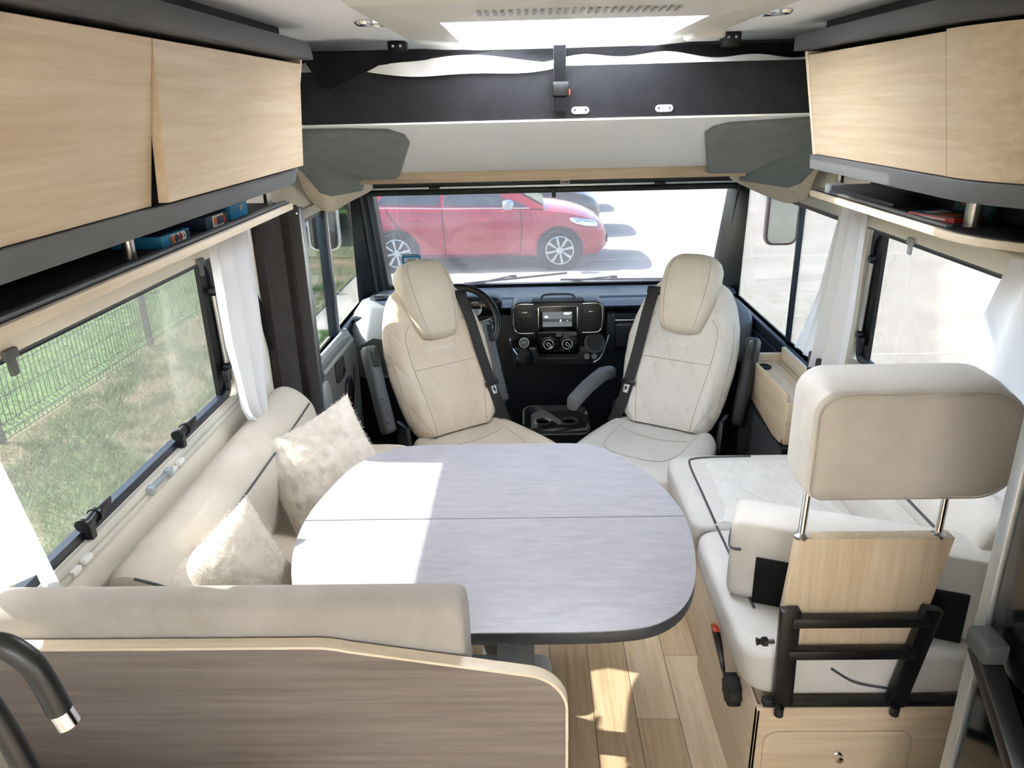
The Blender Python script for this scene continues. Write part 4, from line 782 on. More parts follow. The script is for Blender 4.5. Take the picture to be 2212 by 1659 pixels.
# floor console tray
FC = thing('floor_console','black floor console tray with cup holders between the seats','console',(.0,3.25,0))
MB().loft([[(.012+a,3.26+b,z) for a,b in rrect(w_,d_,.06,5)] for w_,d_,z in ((.26,.30,.0),(.28,.32,.20),(.30,.34,.30),(.32,.36,.335),(.30,.34,.338),(.28,.32,.31))]).obj('tray','rubber',FC,bevel=.006)
for x in (-.05,.075): MB().lathe([(.042,0),(.042,.012),(.036,.012),(.035,0)],(x,3.26,.318),(0,0,1),24).obj('cup_ring','mid_grey',FC)
MB().super((-.13,3.09,.27),(.022,.012,.02),.6,.6,16,10).obj('badge','light_grey_plastic',FC)
# door panel
DP = thing('door_panel','grey driver door trim with chrome inner handle','door panel',(-1.03,3.3,.1))
P = catmull([(-1.045,3.06,.70),(-1.045,3.50,.685),(-1.045,3.60,.66),(-1.045,3.66,.56),(-1.045,3.66,.30),(-1.045,3.60,.10),(-1.045,3.10,.10),(-1.045,3.03,.20),(-1.045,3.03,.62)],5)
MB().prism(P,(.035,0,0)).obj('trim_board','door_grey',DP,bevel=.014,seg=3,smooth=50)
MB().hexa([(-1.05,3.03,.69),(-1.0,3.03,.66),(-1.0,3.60,.645),(-1.05,3.60,.68)],[(-1.05,3.03,.725),(-1.035,3.03,.725),(-1.035,3.60,.71),(-1.05,3.60,.71)]).obj('armrest_cap','light_grey_plastic',DP,bevel=.006)
MB().super((-1.006,3.28,.60),(.012,.075,.055),.5,.4,24,12).obj('handle_bowl','mid_grey',DP); MB().hexa([(-.994,3.27,.575),(-.988,3.27,.575),(-.988,3.33,.575),(-.994,3.33,.575)],[(-.994,3.27,.625),(-.988,3.27,.625),(-.988,3.285,.625),(-.994,3.285,.625)]).obj('handle','chrome',DP,bevel=.002)
MB().super((-1.005,3.36,.36),(.02,.06,.15),.5,.7,24,16,lambda q: Vector((q.x,q.y+q.z*.35,q.z))).obj('switch_pod','dash_dark',DP,smooth=60)
MB().tube(catmull([(-1.005,3.22,.20),(-1.0,3.40,.28),(-1.0,3.52,.42),(-1.003,3.56,.52)],6,False),.008,8).obj('pocket_rim','mid_grey',DP)
MB().lathe([(.016,0),(.016,.004),(.011,.006),(0,.006)],(-.985,3.40,.445),(1,0,0),16).obj('mirror_knob','black_plastic',DP)
MB().super((-1.02,3.03,.50),(.03,.05,.13),.5,.6,20,14).obj('pillar_pad','light_grey_plastic',DP,smooth=60)
# sideboard on the passenger side
SB = thing('side_console','oak side console tray with two cup holders by the passenger seat','console',(.92,2.75,.55))
fp = catmull([(.80,2.455,.765),(.80,2.60,.762),(.80,2.80,.752),(.80,3.02,.735)],5,False)
pts = [(p.x,p.y,p.z) for p in fp]+[(.80,3.02,.62),(.80,2.80,.585),(.80,2.56,.56),(.80,2.48,.565),(.80,2.455,.60)]
MB().prism(pts,(.016,0,0)).obj('front_board','wood_y',SB,bevel=.003)
MB().box(.80,1.045,2.44,2.455,.575,.735).obj('end_board','wood_x',SB,bevel=.004); MB().box(.81,1.045,3.005,3.02,.60,.735).obj('end_board','wood_pale_x',SB,bevel=.002)
MB().box(1.022,1.046,2.455,3.005,.60,.765).obj('rear_board','wood_pale',SB,bevel=.003); MB().box(.816,1.022,2.455,3.005,.685,.70).obj('tray','wood_pale',SB)
MB().box(.816,.905,2.455,2.70,.70,.712).obj('tray_riser','off_white',SB,bevel=.003); MB().box(1.0,1.012,2.5,2.98,.70,.712).obj('tray_rail','wood_x',SB)
for y in (2.53,2.93): 
    h = MB().lathe([(.034,0),(.036,.004),(.030,.005),(.028,.0)],(.90 if y>2.7 else .935,y,.7005 if y>2.7 else .7125),(0,0,1),24).obj('cup_ring','rubber',SB); MB().lathe([(0,0),(.029,0),(.029,.002),(0,.002)],(.90 if y>2.7 else .935,y,.7005 if y>2.7 else .7125),(0,0,1),24).obj('cup_well','rubber',SB)
for ch in SB.children:   # boards follow the flare of the side wall lining
    for v in ch.data.vertices: v.co = Vector((1.046-(1.046-v.co.x)*.756, v.co.y*1.066, 1.75-1.066*(1.75-v.co.z)))
MB().box(.865,1.045,2.76,3.19,-.138,.47).box(.865,1.045,2.62,2.7601,.0,.47).obj('support','carpet',SB)

# ================================================================ SEATS
REC = math.radians(24); ET = Vector((0,math.sin(REC),math.cos(REC))); EN = Vector((0,-math.cos(REC),math.sin(REC))); HINGE = Vector((0,.02,.485))
TS = [0,.03,.08,.16,.26,.36,.44,.50,.54,.575,.61,.63]; WSs = [.165,.19,.208,.222,.234,.234,.222,.204,.188,.168,.135,.05]; DS = [.06,.09,.105,.11,.11,.105,.095,.085,.075,.065,.05,.02]
def bw(t): return interp(t,TS,WSs)
def bd(t): return interp(t,TS,DS)
def bfront(x,t):
    w_ = bw(t); a = min(1,abs(x)/w_); base_ = bd(t)*.5*(1-a**5)**.5
    bol = .030*math.exp(-((a-.76)/.17)**2)*(1 if t<.45 else max(0,(.60-t)/.15)); lum = .012*math.exp(-((t-.15)/.12)**2)*(1-a*a)
    return base_+bol+lum
def B3(x,n,t): return HINGE+Vector((x,0,0))+EN*n+ET*t
def seat(label, loc, yaw, side, arm_down):
    T = thing('captain_seat',label,'seat',loc,yaw,'swivelled cab seats'); rings = []
    for j in range(41):
        t = .63*j/40; w_ = bw(t); ring = []; nF, nB = 28, 12
        for i in range(nF+1):
            x = -w_*math.cos(math.pi*i/nF); wr = .0022*math.sin(38*t+6*x/w_)*math.exp(-((abs(x)/w_-.9)/.15)**2); ring.append(B3(x,bfront(x,t)+wr,t))
        for i in range(1,nB): x = w_*math.cos(math.pi*i/nB); ring.append(B3(x,-bd(t)*.55*(1-(x/w_)**4)**.5,t))
        rings.append(ring)
    b = MB().loft(rings).obj('backrest','cream_quilt' if side<0 else 'seat_quilt_cool',T,smooth=60,local=True)  # one seat cloth; the warmer driver-side light is put into the colours
    # headrest
    HT = [.385,.392,.41,.45,.52,.60,.66,.695,.715,.724]; HW = [.03,.065,.083,.097,.112,.120,.115,.098,.068,.02]; HD = [.01,.03,.045,.058,.068,.074,.074,.066,.048,.01]
    rings = []
    for j in range(31):
        t = .385+(.724-.385)*j/30; w_ = interp(t,HT,HW); d_ = interp(t,HT,HD); oc = interp(t,[.385,.45,.6,.724],[.055,.055,.035,.012])
        ring = []
        for i in range(32):
            th = 2*math.pi*i/32; c_, s_ = math.cos(th), math.sin(th)
            ring.append(B3(w_*math.copysign(abs(c_)**.55,c_), oc+d_*math.copysign(abs(s_)**.7,s_)*(1 if s_>0 else .9), t))
        rings.append(ring)
    hd = MB().loft(rings).obj('headrest','seat_head',T,smooth=60,local=True)
    def hs(x,t): 
        w_ = interp(t,HT,HW); d_ = interp(t,HT,HD); oc = interp(t,[.385,.45,.6,.724],[.055,.055,.035,.012])
        a = min(.999,abs(x)/w_); th = math.acos(a**(1/.55)); return oc+d_*math.sin(th)**.7
    for s in (-1,1): MB().tube([B3(s*interp(t,HT,HW)*.72, hs(interp(t,HT,HW)*.72,t)+.0005, t) for t in np.linspace(.40,.70,16)],.0013,5).obj('headrest_seam','seam',hd,local=True)
    def fl(pts, nm, r=.0014, m='seam'): return MB().tube([B3(x,bfront(x,t)+.0006,t) for x,t in pts],r,5).obj(nm,m,b,local=True)
    for s in (-1,1):
        C = catmull([(s*.115,0,.0),(s*.128,0,.10),(s*.150,0,.25),(s*.158,0,.36),(s*.15,0,.42),(s*.12,0,.455)],6,False); fl([(p.x,p.z) for p in C],'panel_seam')
        C = catmull([(s*.195,0,.05),(s*.212,0,.2),(s*.218,0,.34),(s*.205,0,.45)],6,False); fl([(p.x,p.z) for p in C],'side_seam')
    fl([(x,.275) for x in np.linspace(-.152,.152,16)],'cross_seam')
    # embroidered name with swoosh
    V, F = text_mesh('ITINEO',.026,.0005)
    MB().add([B3(v.x*1.05+.012, bfront(v.x+.012,.345+v.y)+.0012+v.z, .345+v.y) for v in V],F).obj('embroidery','thread',b,local=True,smooth=0,clean=False)
    for k in range(3):
        C = catmull([(-.060+.004*k,0,.330),(-.066+.007*k,0,.345),(-.056+.007*k,0,.360)],4,False); MB().tube([B3(p.x,bfront(p.x,p.z)+.0014,p.z) for p in C],[.0008+.0008*math.sin(math.pi*i/(len(C)-1)) for i in range(len(C))],5).obj('embroidery_swoosh','thread',b,local=True)
    # cushion
    def cf(q):
        z = q.z; a = abs(q.x)/.25
        if z > 0: z = z*(1-.10*(1-a*a)) + .018*math.exp(-((a-.8)/.2)**2); z += .012*max(0,-q.y/.25)
        x = q.x*(1-.10*max(0,q.y)/.25)
        return Vector((x,q.y,z))
    cu = MB().super((0,-.20,.425),(.255,.255,.075),.40,.42,56,28,cf).obj('cushion','cream' if side<0 else 'white_leather',T,smooth=60,local=True)
    def ctop(x,y):
        a_ = min(.99,abs(x)/.255); c_ = (max(0,1-a_**(2/.42)-min(.99,abs(y+.20)/.255)**(2/.42)))**(.42/2) if False else 1
        z = .075*(1-max(a_,abs(y+.2)/.255)**(2/.40))**(.20); a = abs(x)/.25; z = z*(1-.10*(1-a*a))+.018*math.exp(-((a-.8)/.2)**2)+.012*max(0,-(y+.2)/.25); return .425+z+.001
    C = catmull([(-.15,.0,0),(-.155,-.12,0),(-.13,-.30,0),(0,-.335,0),(.13,-.30,0),(.155,-.12,0),(.15,0,0)],6,False)
    MB().tube([(p.x,p.y,ctop(p.x,p.y)) for p in C],.0014,5).obj('cushion_seam','seam',cu,local=True)
    C = catmull([(-.15,-.10,0),(0,-.13,0),(.15,-.10,0)],6,False); MB().tube([(p.x,p.y,ctop(p.x,p.y)) for p in C],.0014,5).obj('cushion_seam','seam',cu,local=True)
    # base
    MB().box(-.21,.21,-.40,.03,.30,.36).obj('seat_frame','black_plastic',T,bevel=.012,local=True); MB().lathe([(.19,.0),(.17,.24),(.20,.28),(.20,.30)],(0,-.18,0),(0,0,1),28).obj('swivel_base','dash_dark',T,local=True)
    for s in (-1,1): MB().hexa([(s*.235-.012,-.05,.33),(s*.235+.012,-.05,.33),(s*.235+.012,.06,.33),(s*.235-.012,.06,.33)],[(s*.228-.010,.01,.56),(s*.228+.010,.01,.56),(s*.228+.010,.10,.56),(s*.228-.010,.10,.56)]).obj('recliner','black_plastic',T,bevel=.006,local=True)
    # armrests
    for s in (-1,1):
        if s == arm_down:
            A = MB().loft([[(s*.285+a*.9, y_, z_+b) for a,b in rrect(.055,.06,.02,4)] for y_,z_ in ((.09,.655),(.0,.675),(-.14,.665),(-.25,.645),(-.275,.638))]).obj('armrest','grey_plastic',T,bevel=.006,seg=2,local=True,smooth=50)
        else:
            up0, up1 = B3(s*.272,-.055,.06), B3(s*.272,-.045,.42)
            ringsA = []
            for f_,sx,sy in ((0,.7,.7),(.04,1,1),(.5,1,1),(.85,1,1.08),(.97,.95,1.0),(1,.7,.6)):
                c_ = up0.lerp(up1,f_); ringsA.append([c_+Vector((a*sx,0,0))+EN*(b*sy) for a,b in rrect(.052,.085,.02,4)])
            A = MB().loft(ringsA).obj('armrest','grey_plastic' if side<0 else 'dark_plastic',T,smooth=50,local=True)
            q0, q1 = B3(s*.272,-.002,.33), B3(s*.272,.004,.405); MB().hexa([q0+Vector((-.014,0,0)),q0+Vector((.014,0,0)),q0+Vector((.014,0,0))+EN*.006,q0+Vector((-.014,0,0))+EN*.006],[q1+Vector((-.014,0,0)),q1+Vector((.014,0,0)),q1+Vector((.014,0,0))+EN*.006,q1+Vector((-.014,0,0))+EN*.006]).obj('armrest_slot','black_plastic',A,bevel=.003,local=True)
            for tt in (.30,.2,.10): 
                c_ = B3(s*.285,-.008,tt); MB().lathe([(0,0),(.004,0),(.004,.002),(0,.002)],c_,EN,8).obj('armrest_rivet','black_plastic',A,local=True)
    # belt, on the aisle side shoulder
    s = -side
    sl_ = B3(s*.143,bfront(.143,.55)+.004,.552); MB().prism([sl_+Vector((a,0,0))+ET*b for a,b in rrect(.07,.034,.008,4)],EN*.010).obj('belt_guide','black_plastic',T,bevel=.003,local=True)
    mf = lambda x,t: max(bfront(x+k*.006,t) for k in range(-4,5) if x+k*.006 < bw(t))+.004
    bl = catmull([B3(s*.146,bfront(.15,.54)+.016,.545),B3(s*.148,mf(.148,.44)+.004,.44),B3(s*.156,mf(.156,.28),.28),B3(s*.170,mf(.17,.12),.12),B3(s*.190,mf(.185,.04)+.004,.03),B3(s*.225,.04,-.03)],8,False)
    rg = []
    for i,p_ in enumerate(bl):
        d = (bl[min(i+1,len(bl)-1)]-bl[max(i-1,0)]).normalized(); sd = d.cross(EN).normalized()*.0235; n_ = EN*.0012; rg.append([p_-sd-n_,p_+sd-n_,p_+sd+n_,p_-sd+n_])
    be = MB().loft(rg).obj('seat_belt','belt',T,local=True)
    i = int(len(bl)*.56); p_ = bl[i]; d = (bl[i+1]-bl[i-1]).normalized(); sd = d.cross(EN).normalized()
    MB().hexa([p_-sd*.032-d*.010-EN*.003,p_+sd*.032-d*.010-EN*.003,p_+sd*.032-d*.010+EN*.010,p_-sd*.032-d*.010+EN*.010],[p_-sd*.032+d*.012-EN*.003,p_+sd*.032+d*.012-EN*.003,p_+sd*.032+d*.012+EN*.010,p_-sd*.032+d*.012+EN*.010]).obj('tongue_cap','black_plastic',be,bevel=.004,local=True)
    q = p_+d*.012+EN*.004
    MB().hexa([q-sd*.013,q+sd*.013,q+sd*.013+EN*.003,q-sd*.013+EN*.003],[q-sd*.010+d*.036,q+sd*.010+d*.036,q+sd*.010+d*.036+EN*.003,q-sd*.010+d*.036+EN*.003]).obj('belt_tongue','buckle_metal',be,bevel=.001,local=True)
    MB().hexa([q-sd*.005+d*.010+EN*.0031,q+sd*.005+d*.010+EN*.0031,q+sd*.005+d*.010+EN*.004,q-sd*.005+d*.010+EN*.004],[q-sd*.005+d*.024+EN*.0031,q+sd*.005+d*.024+EN*.0031,q+sd*.005+d*.024+EN*.004,q-sd*.005+d*.024+EN*.004]).obj('tongue_slot','black_plastic',be,local=True)
    return T
seat('cream quilted driver seat swivelled inwards, both armrests folded up',(-.405,2.80,0),math.radians(35),-1,0)
P2 = seat('passenger seat toned for cooler light, swivelled inwards, inner armrest lowered',(.44,2.80,0),math.radians(-31),1,-1)

# the cab lies one step below the living floor: real-size cab furniture on the lower carpet
for nm in ('captain_seat','captain_seat.001','dashboard','gear_lever','steering_wheel','instrument_cluster','floor_console'):
    o = bpy.data.objects[nm]; L = o.location.copy(); o.scale = (1.08,)*3; o.location = (1.08*L.x+.0088, 1.08*L.y, 1.08*L.z-.14)
# wipers and parking tag
for i,(a,b,lab) in enumerate((((-.50,4.43,.735),(.125,4.425,.79),'black wiper blade reaching up from the driver side'),((.085,4.43,.748),(.76,4.43,.742),'black wiper blade lying flat along the passenger side'))):
    W_ = thing('windscreen_wiper',lab,'wiper',a,0,'windscreen wipers'); a,b = Vector(a),Vector(b); m_ = a.lerp(b,.48)
    MB().tube([a,b],.006,6).obj('blade','rubber',W_); MB().tube(catmull([a+Vector((-.02,.01,-.03)),a.lerp(b,.25)+Vector((0,.012,.0)),m_+Vector((.0,.012,.014))],5,False),.005,6).obj('arm','black_plastic',W_); MB().box(m_.x-.02,m_.x+.02,m_.y,m_.y+.02,m_.z+.006,m_.z+.02).obj('bracket','black_plastic',W_,bevel=.003)
PT = thing('parking_card','blue plastic card with white strip behind the driver headrest','card',(-.80,4.33,.80))
MB().hexa([(-.855,4.375,.815),(-.755,4.375,.815),(-.755,4.377,.815),(-.855,4.377,.815)],[(-.86,4.367,.925),(-.745,4.367,.925),(-.745,4.369,.925),(-.86,4.369,.925)]).obj('sheet','blue_card',PT)
MB().hexa([(-.845,4.3665,.885),(-.757,4.3665,.885),(-.757,4.3675,.885),(-.845,4.3675,.885)],[(-.847,4.3645,.912),(-.753,4.3645,.912),(-.753,4.3655,.912),(-.847,4.3655,.912)]).obj('white_strip','white_card',PT)
put_text('lettering','QISNE',.02,(-.80,4.3635,.8985),(1,0,0),(0,0,1),'trim_grey',PT)
MB().box(-.85,-.755,4.365,4.368,.927,.933).obj('clip','grey_plastic',PT)
# mirrors outside
MR = thing('door_mirror','grey framed passenger door mirror outside the right window','mirror',(1.45,4.75,.95))
c = Vector((1.50,4.76,1.05))
MB().loft([[(c.x+a*s_,c.y+dy,c.z+b*s_) for a,b in rrect(.20,.36,.05,6)] for s_,dy in ((1,0),(1.03,.02),(1,.05),(.8,.09))]).obj('housing','dark_plastic',MR,smooth=50)
MB().prism([(c.x+a,c.y-.003,c.z+b) for a,b in rrect(.175,.335,.045,6)],(0,.002,0)).obj('mirror_glass','mirror_tint',MR); MB().tube([c+Vector((0,.05,.22)),c+Vector((-.15,-.08,.30)),(1.095,4.43,1.36)],.02,10).obj('arm','black_plastic',MR); MB().tube([c+Vector((0,.04,.15)),c+Vector((0,.05,.22))],.02,10).obj('stem','black_plastic',MR)
ML = thing('door_mirror','white backed driver door mirror outside the left window','mirror',(-1.45,4.9,.95))
c = Vector((-1.44,4.85,1.06))
MB().loft([[(c.x+a*s_,c.y+dy,c.z+b*s_) for a,b in rrect(.20,.36,.05,6)] for s_,dy in ((1,0),(1.03,.02),(1,.05),(.8,.09))]).obj('housing','white_plastic',ML,smooth=50)
MB().prism([(c.x+a,c.y-.003,c.z+b) for a,b in rrect(.185,.345,.045,6)],(0,.002,0)).obj('mirror_glass','black_plastic',ML); MB().tube([c+Vector((0,.04,.15)),c+Vector((0,.05,.24)),(-1.095,4.43,1.36)],.02,10).obj('arm','black_plastic',ML)
# hanging strap on left wall
HS = thing('hanging_strap','thin black strap with metal hook hanging beside the left curtain','strap',(-1.07,2.57,.87))
MB().tube(catmull([(-1.074,2.535,1.15),(-1.066,2.56,1.08),(-1.068,2.575,1.0),(-1.066,2.60,.92)],6,False),.010,8,flat=(.25,1)).obj('webbing','black_cloth',HS); MB().tube(catmull([(-1.068,2.60,.92),(-1.066,2.625,.89),(-1.066,2.615,.862),(-1.068,2.60,.88)],5,False),.0025,6).obj('hook','chrome',HS)

# ================================================================ CURTAINS
def curtain(label, fn, mat='curtain', nu=60, nv=24, part=None):
    o = MB().grid(fn,nu,nv).obj('curtain',mat,None,smooth=80); tag(o,label,'curtain','white window curtains'); return o
def lf(u,v):   # left front curtain, tapering
    y = interp(v,[0,.5,.9,1],[2.13,2.10,2.13,2.19])*(1-u)+interp(v,[0,.5,.9,1],[2.45,2.42,2.34,2.31])*u
    return (-1.035+.022*math.sin(u*16+v*.8)*(.5+.5*v)+.02*v, y, 1.385-.585*v+.02*(u-.5)**2*v)
o = curtain('white curtain tied beside the front end of the left window',lf)
def lf2(u,v): return (-1.062+.008*math.sin(u*14), 2.36+.16*u-.02*v, 1.385-.55*v+.02*math.sin(u*6)*v)
MB().grid(lf2,24,16).obj('curtain_lining','curtain',o,smooth=80)
def lr(u,v):
    y = interp(v,[0,.15,1],[1.14,1.145,1.235])*u+(1-u)*.75; zb = .83 if u > .86 else .957
    return (-1.045+.018*math.sin(u*24+.6), y, 1.385-(1.385-zb)*v)
curtain('white curtain at the rear end of the left window above foreground bench',lr)
def rf(u,v):
    y = interp(v,[0,.6,1],[2.53,2.52,2.535])*(1-u)+interp(v,[0,.4,1],[2.72,2.76,2.84])*u
    return (1.035-.02*math.sin(u*13+.5)-.006*v, y, 1.385-.655*v+.07*v*(1-u))
o = curtain('white curtain hanging over the right post between cab and window',rf)
def rf2(u,v):
    y = interp(v,[0,.5,1],[2.74,2.80,2.86])*(1-u)+interp(v,[0,.5,.8,1],[2.78,2.88,3.0,3.10])*u
    return (1.045-.015*math.sin(u*15+v*2), y, 1.33-.585*v)
MB().grid(rf2,30,20).obj('sheer_edge','curtain_sheer',o,smooth=80)
def rr2(u,v):
    y = interp(v,[0,.25,.6,1],[1.74,1.79,1.86,1.90])*u+(1-u)*1.28
    return (1.02-.026*math.sin(u*19+v*.6)-.03*v*u, y, 1.385-.72*v)
curtain('white sunlit curtain at the rear end of the right window',rr2)

# ================================================================ OUTSIDE THINGS
def car(label, x0, y0, paint, grp, detail=True):
    """5-door hatchback, nose to +X; x0 = rear axle x, y0 = y of the near side"""
    T = thing('parked_car',label,'car',(x0+1.25,y0+.85,GZ),0,grp); X = lambda s: x0-.70+s; Z = lambda z: GZ+z
    L = 3.95; st = [0,.06,.18,.45,.75,1.1,1.6,2.1,2.5,2.8,3.1,3.35,3.6,3.78,3.90,3.95]
    hood = [.62,.80,.93,.98,.97,.96,.95,.94,.935,.93,.90,.86,.79,.70,.58,.46]   # belt / bonnet height
    wid = [.62,.74,.80,.84,.855,.86,.865,.865,.86,.855,.85,.835,.79,.70,.55,.40]
    rings = []
    for s,h,w_ in zip(st,hood,wid):
        zb = .20 if .1<s<3.8 else .28
        half = [(-w_*.93,zb),(-w_*.985,zb+.12),(-w_,(zb+h)*.52),(-w_*.985,h*.86),(-w_*.93,h*.97),(-w_*.80,h+.005),(-w_*.4,h+.03*(s>2.6)),(0,h+.04*(s>2.6))]
        ring = half+[(-a,b) for a,b in half[-2::-1]]
        rings.append([(X(s),y0+.865+a,Z(b)) for a,b in ring])
    body = MB().loft(rings).obj('body',paint,T,smooth=40)
    gh = [(.12,.94,.70),(.35,1.30,.60),(.75,1.44,.57),(1.5,1.475,.56),(2.05,1.42,.57),(2.45,1.22,.64),(2.95,.95,.74)]
    rings = [[(X(s),y0+.865+a,Z(b)) for a,b in ((-.785,.92),(-w_,h*.985),(-w_*.85,h),(w_*.85,h),(w_,h*.985),(.785,.92))] for s,h,w_ in gh]
    MB().loft(rings).obj('roof',paint,T,smooth=40)
    def sidew(pts, name, mat, off=.004, par=None):
        def yy(z): return y0+.865-interp(z,[.90,.95,1.42],[.80,.775,.575])-off
        return MB().prism([(X(a),yy(b),Z(b)) for a,b in pts],(0,.006,0)).obj(name,mat,par or T)
    sidew([(.42,1.02),(.62,1.30),(1.38,1.395),(1.38,.985)],'side_window','glass_car'); sidew([(1.44,.985),(1.44,1.395),(1.9,1.37),(2.30,1.15),(2.36,.965)],'side_window','glass_car'); sidew([(2.40,.965),(2.40,1.08),(2.72,.955)],'quarter_window','glass_car')
    MB().tube([(X(.40),y0+.06,Z(.985)),(X(1.4),y0+.052,Z(.955)),(X(2.75),y0+.052,Z(.935))],.010,6).obj('waist_trim','chrome',T)
    MB().loft([[(X(2.14),y0+.865+a,Z(1.40)) for a in (-.50,.50)]+[(X(2.12),y0+.865,Z(1.39))],[(X(2.96),y0+.865+a,Z(.965)) for a in (-.66,.66)]+[(X(2.94),y0+.865,Z(.95))]]).obj('windscreen','glass_car',T)
    for xa in (.70,3.19):
        cx = X(xa); 
        for side,yn in ((-1,y0),(1,y0+1.73)):
            if side>0 and not detail: continue
            MB().lathe([(.0,-.02),(.352,-.02),(.352,.014),(.335,.016),(0,.016)],(cx,yn+.012*side*-1*0,Z(.31)),(0,side,0),40).obj('wheel_arch','rubber',T)
            wt = thing_part('wheel',T)
            tp = [(.20,-.09),(.27,-.10),(.30,-.085),(.305,-.05),(.305,.02),(.295,.045),(.27,.05),(.215,.035)]
            MB().lathe(tp,(cx,yn,Z(.305)),(0,side,0),44).obj('tyre','rubber',wt)
            MB().lathe([(.0,.0),(.215,.0),(.215,.035),(.205,.038),(.198,.02),(0,.012)],(cx,yn,Z(.305)),(0,side,0),40).obj('rim','dark_plastic',wt)
            MB().lathe([(.213,.026),(.217,.040),(.200,.042),(.198,.026)],(cx,yn,Z(.305)),(0,side,0),44).obj('rim_edge','alu',wt)
            for k in range(8):
                a = 2*math.pi*k/8+.2; d = Vector((math.cos(a),0,math.sin(a))); n_ = Vector((-d.z,0,d.x)); c0 = Vector((cx,yn+side*.018,Z(.305))); e_ = Vector((0,side*.020,0))
                MB().hexa([c0+d*.04-n_*.014,c0+d*.04+n_*.014,c0+d*.20+n_*.026,c0+d*.20-n_*.026],[c0+e_+d*.04-n_*.012,c0+e_+d*.04+n_*.012,c0+e_+d*.20+n_*.022,c0+e_+d*.20-n_*.022]).obj('spoke','alu',wt,bevel=.003)
            MB().lathe([(0,.03),(.05,.03),(.055,.042),(.03,.046),(0,.046)],(cx,yn,Z(.305)),(0,side,0),24).obj('hub_cap','alu',wt)
            for k in range(4): a = math.pi/4+k*math.pi/2; MB().lathe([(0,.04),(.012,.04),(.012,.047),(0,.047)],(cx+.062*math.cos(a),yn,Z(.305+.062*math.sin(a))),(0,side,0),10).obj('wheel_nut','dark_plastic',wt)
            if not detail: break
    if detail:
        for s,z in ((.98,.80),(2.02,.755)):
            MB().super((X(s),y0+.012,Z(z)),(.10,.02,.022),.6,.6,24,12).obj('door_handle',paint,T,smooth=60)
        for pts in ([(1.42,.98),(1.43,.6),(1.45,.24)],[(2.60,.90),(2.62,.6),(2.58,.24)],[(.55,.96),(.72,.72),(1.0,.40),(1.05,.26)],[(1.05,.255),(1.8,.245),(2.58,.25)]):
            C = catmull([(X(a),0,Z(b)) for a,b in pts],8,False)
            def yb(p):
                s = p.x-X(0); z = p.z-GZ; h = interp(s,st,hood); w_ = interp(s,st,wid); zb=.20
                return y0+.865-w_*interp(z,[zb,zb+.12,(zb+h)*.52,h*.86,h*.97],[.93,.985,1,.985,.93])
            MB().tube([(p.x,yb(p)-.001,p.z) for p in C],.007,5).obj('door_gap','rubber',T)
        MB().super((X(2.42),y0-.08,Z(1.0)),(.085,.07,.075),.6,.7,24,16).obj('wing_mirror','alu',T,smooth=60); MB().tube([(X(2.44),y0+.04,Z(.95)),(X(2.42),y0-.06,Z(.97))],.018,8).obj('mirror_stalk','rubber',T)
        MB().super((X(3.55),y0+.13,Z(.70)),(.23,.12,.062),.7,.7,28,16,lambda q: Vector((q.x,q.y+q.x*.35*(q.x>0),q.z-q.x*.22))).obj('headlight','chrome',T,smooth=60)
        MB().lathe([(.0,0),(.045,0),(.045,.012),(.03,.016),(0,.016)],(X(3.70),y0+.205,Z(.40)),(.5,-1,0),20).obj('fog_lamp','chrome',T)
        MB().box(X(3.90),X(3.965),y0+.45,y0+1.28,Z(.33),Z(.46)).obj('grille','rubber',T,bevel=.01); MB().box(X(.02),X(.10),y0+.09,y0+.2,Z(.70),Z(1.05)).obj('tail_light','red_plastic',T,bevel=.02)
        MB().prism([(X(.02),y0+.07,Z(.72)),(X(.30),y0+.05,Z(.98)),(X(.18),y0+.10,Z(1.12)),(X(.05),y0+.12,Z(.95))],(0,.02,0)).obj('tail_light','red_plastic',T)
        MB().box(X(1.02),X(2.75),y0+.03,y0+.06,Z(.19),Z(.215)).obj('sill','rubber',T)
    return T
def thing_part(name, parent):
    o = bpy.data.objects.new(name, None); COL.objects.link(o); o.empty_display_size = .05; attach(o,parent); return o
car('red five-door hatchback parked across the windscreen view',-2.115,11.3,'car_red','parked cars')
car('dark car parked behind the red hatchback, only its nose showing',-1.95,14.25,'car_black','parked cars',False)
car('silver car in the third parking row, its shadow showing beyond the dark car',-2.0,17.6,'car_silver','parked cars',False)
# white van seen through the driver window
VN = thing('delivery_van','pale van parked on the grass beyond the driver window','van',(-5.0,15,GZ))
MB().loft([[(-6.2+a,y,GZ+z) for a,z in ((0,.3),(0,1.8),(.15,2.1),(1.75,2.1),(1.9,1.8),(1.9,.3))] for y in (14,18.5)]).obj('body','white_plastic',VN,bevel=.04)
MB().box(-6.0,-4.5,13.97,14.0,GZ+1.1,GZ+1.75).obj('rear_window','glass_car',VN,bevel=.01); MB().box(-6.15,-4.35,13.92,14.0,GZ+.32,GZ+.52).obj('bumper','mid_grey',VN,bevel=.02)
for x in (-6.0,-4.5): MB().lathe([(0,-.1),(.33,-.1),(.33,.1),(0,.1)],(x,14.9,GZ+.33),(1,0,0),24).obj('wheel','rubber',VN)
for x in (-6.12,-4.42): MB().box(x-.05,x+.05,13.97,14.0,GZ+.7,GZ+1.05).obj('tail_light','red_plastic',VN)
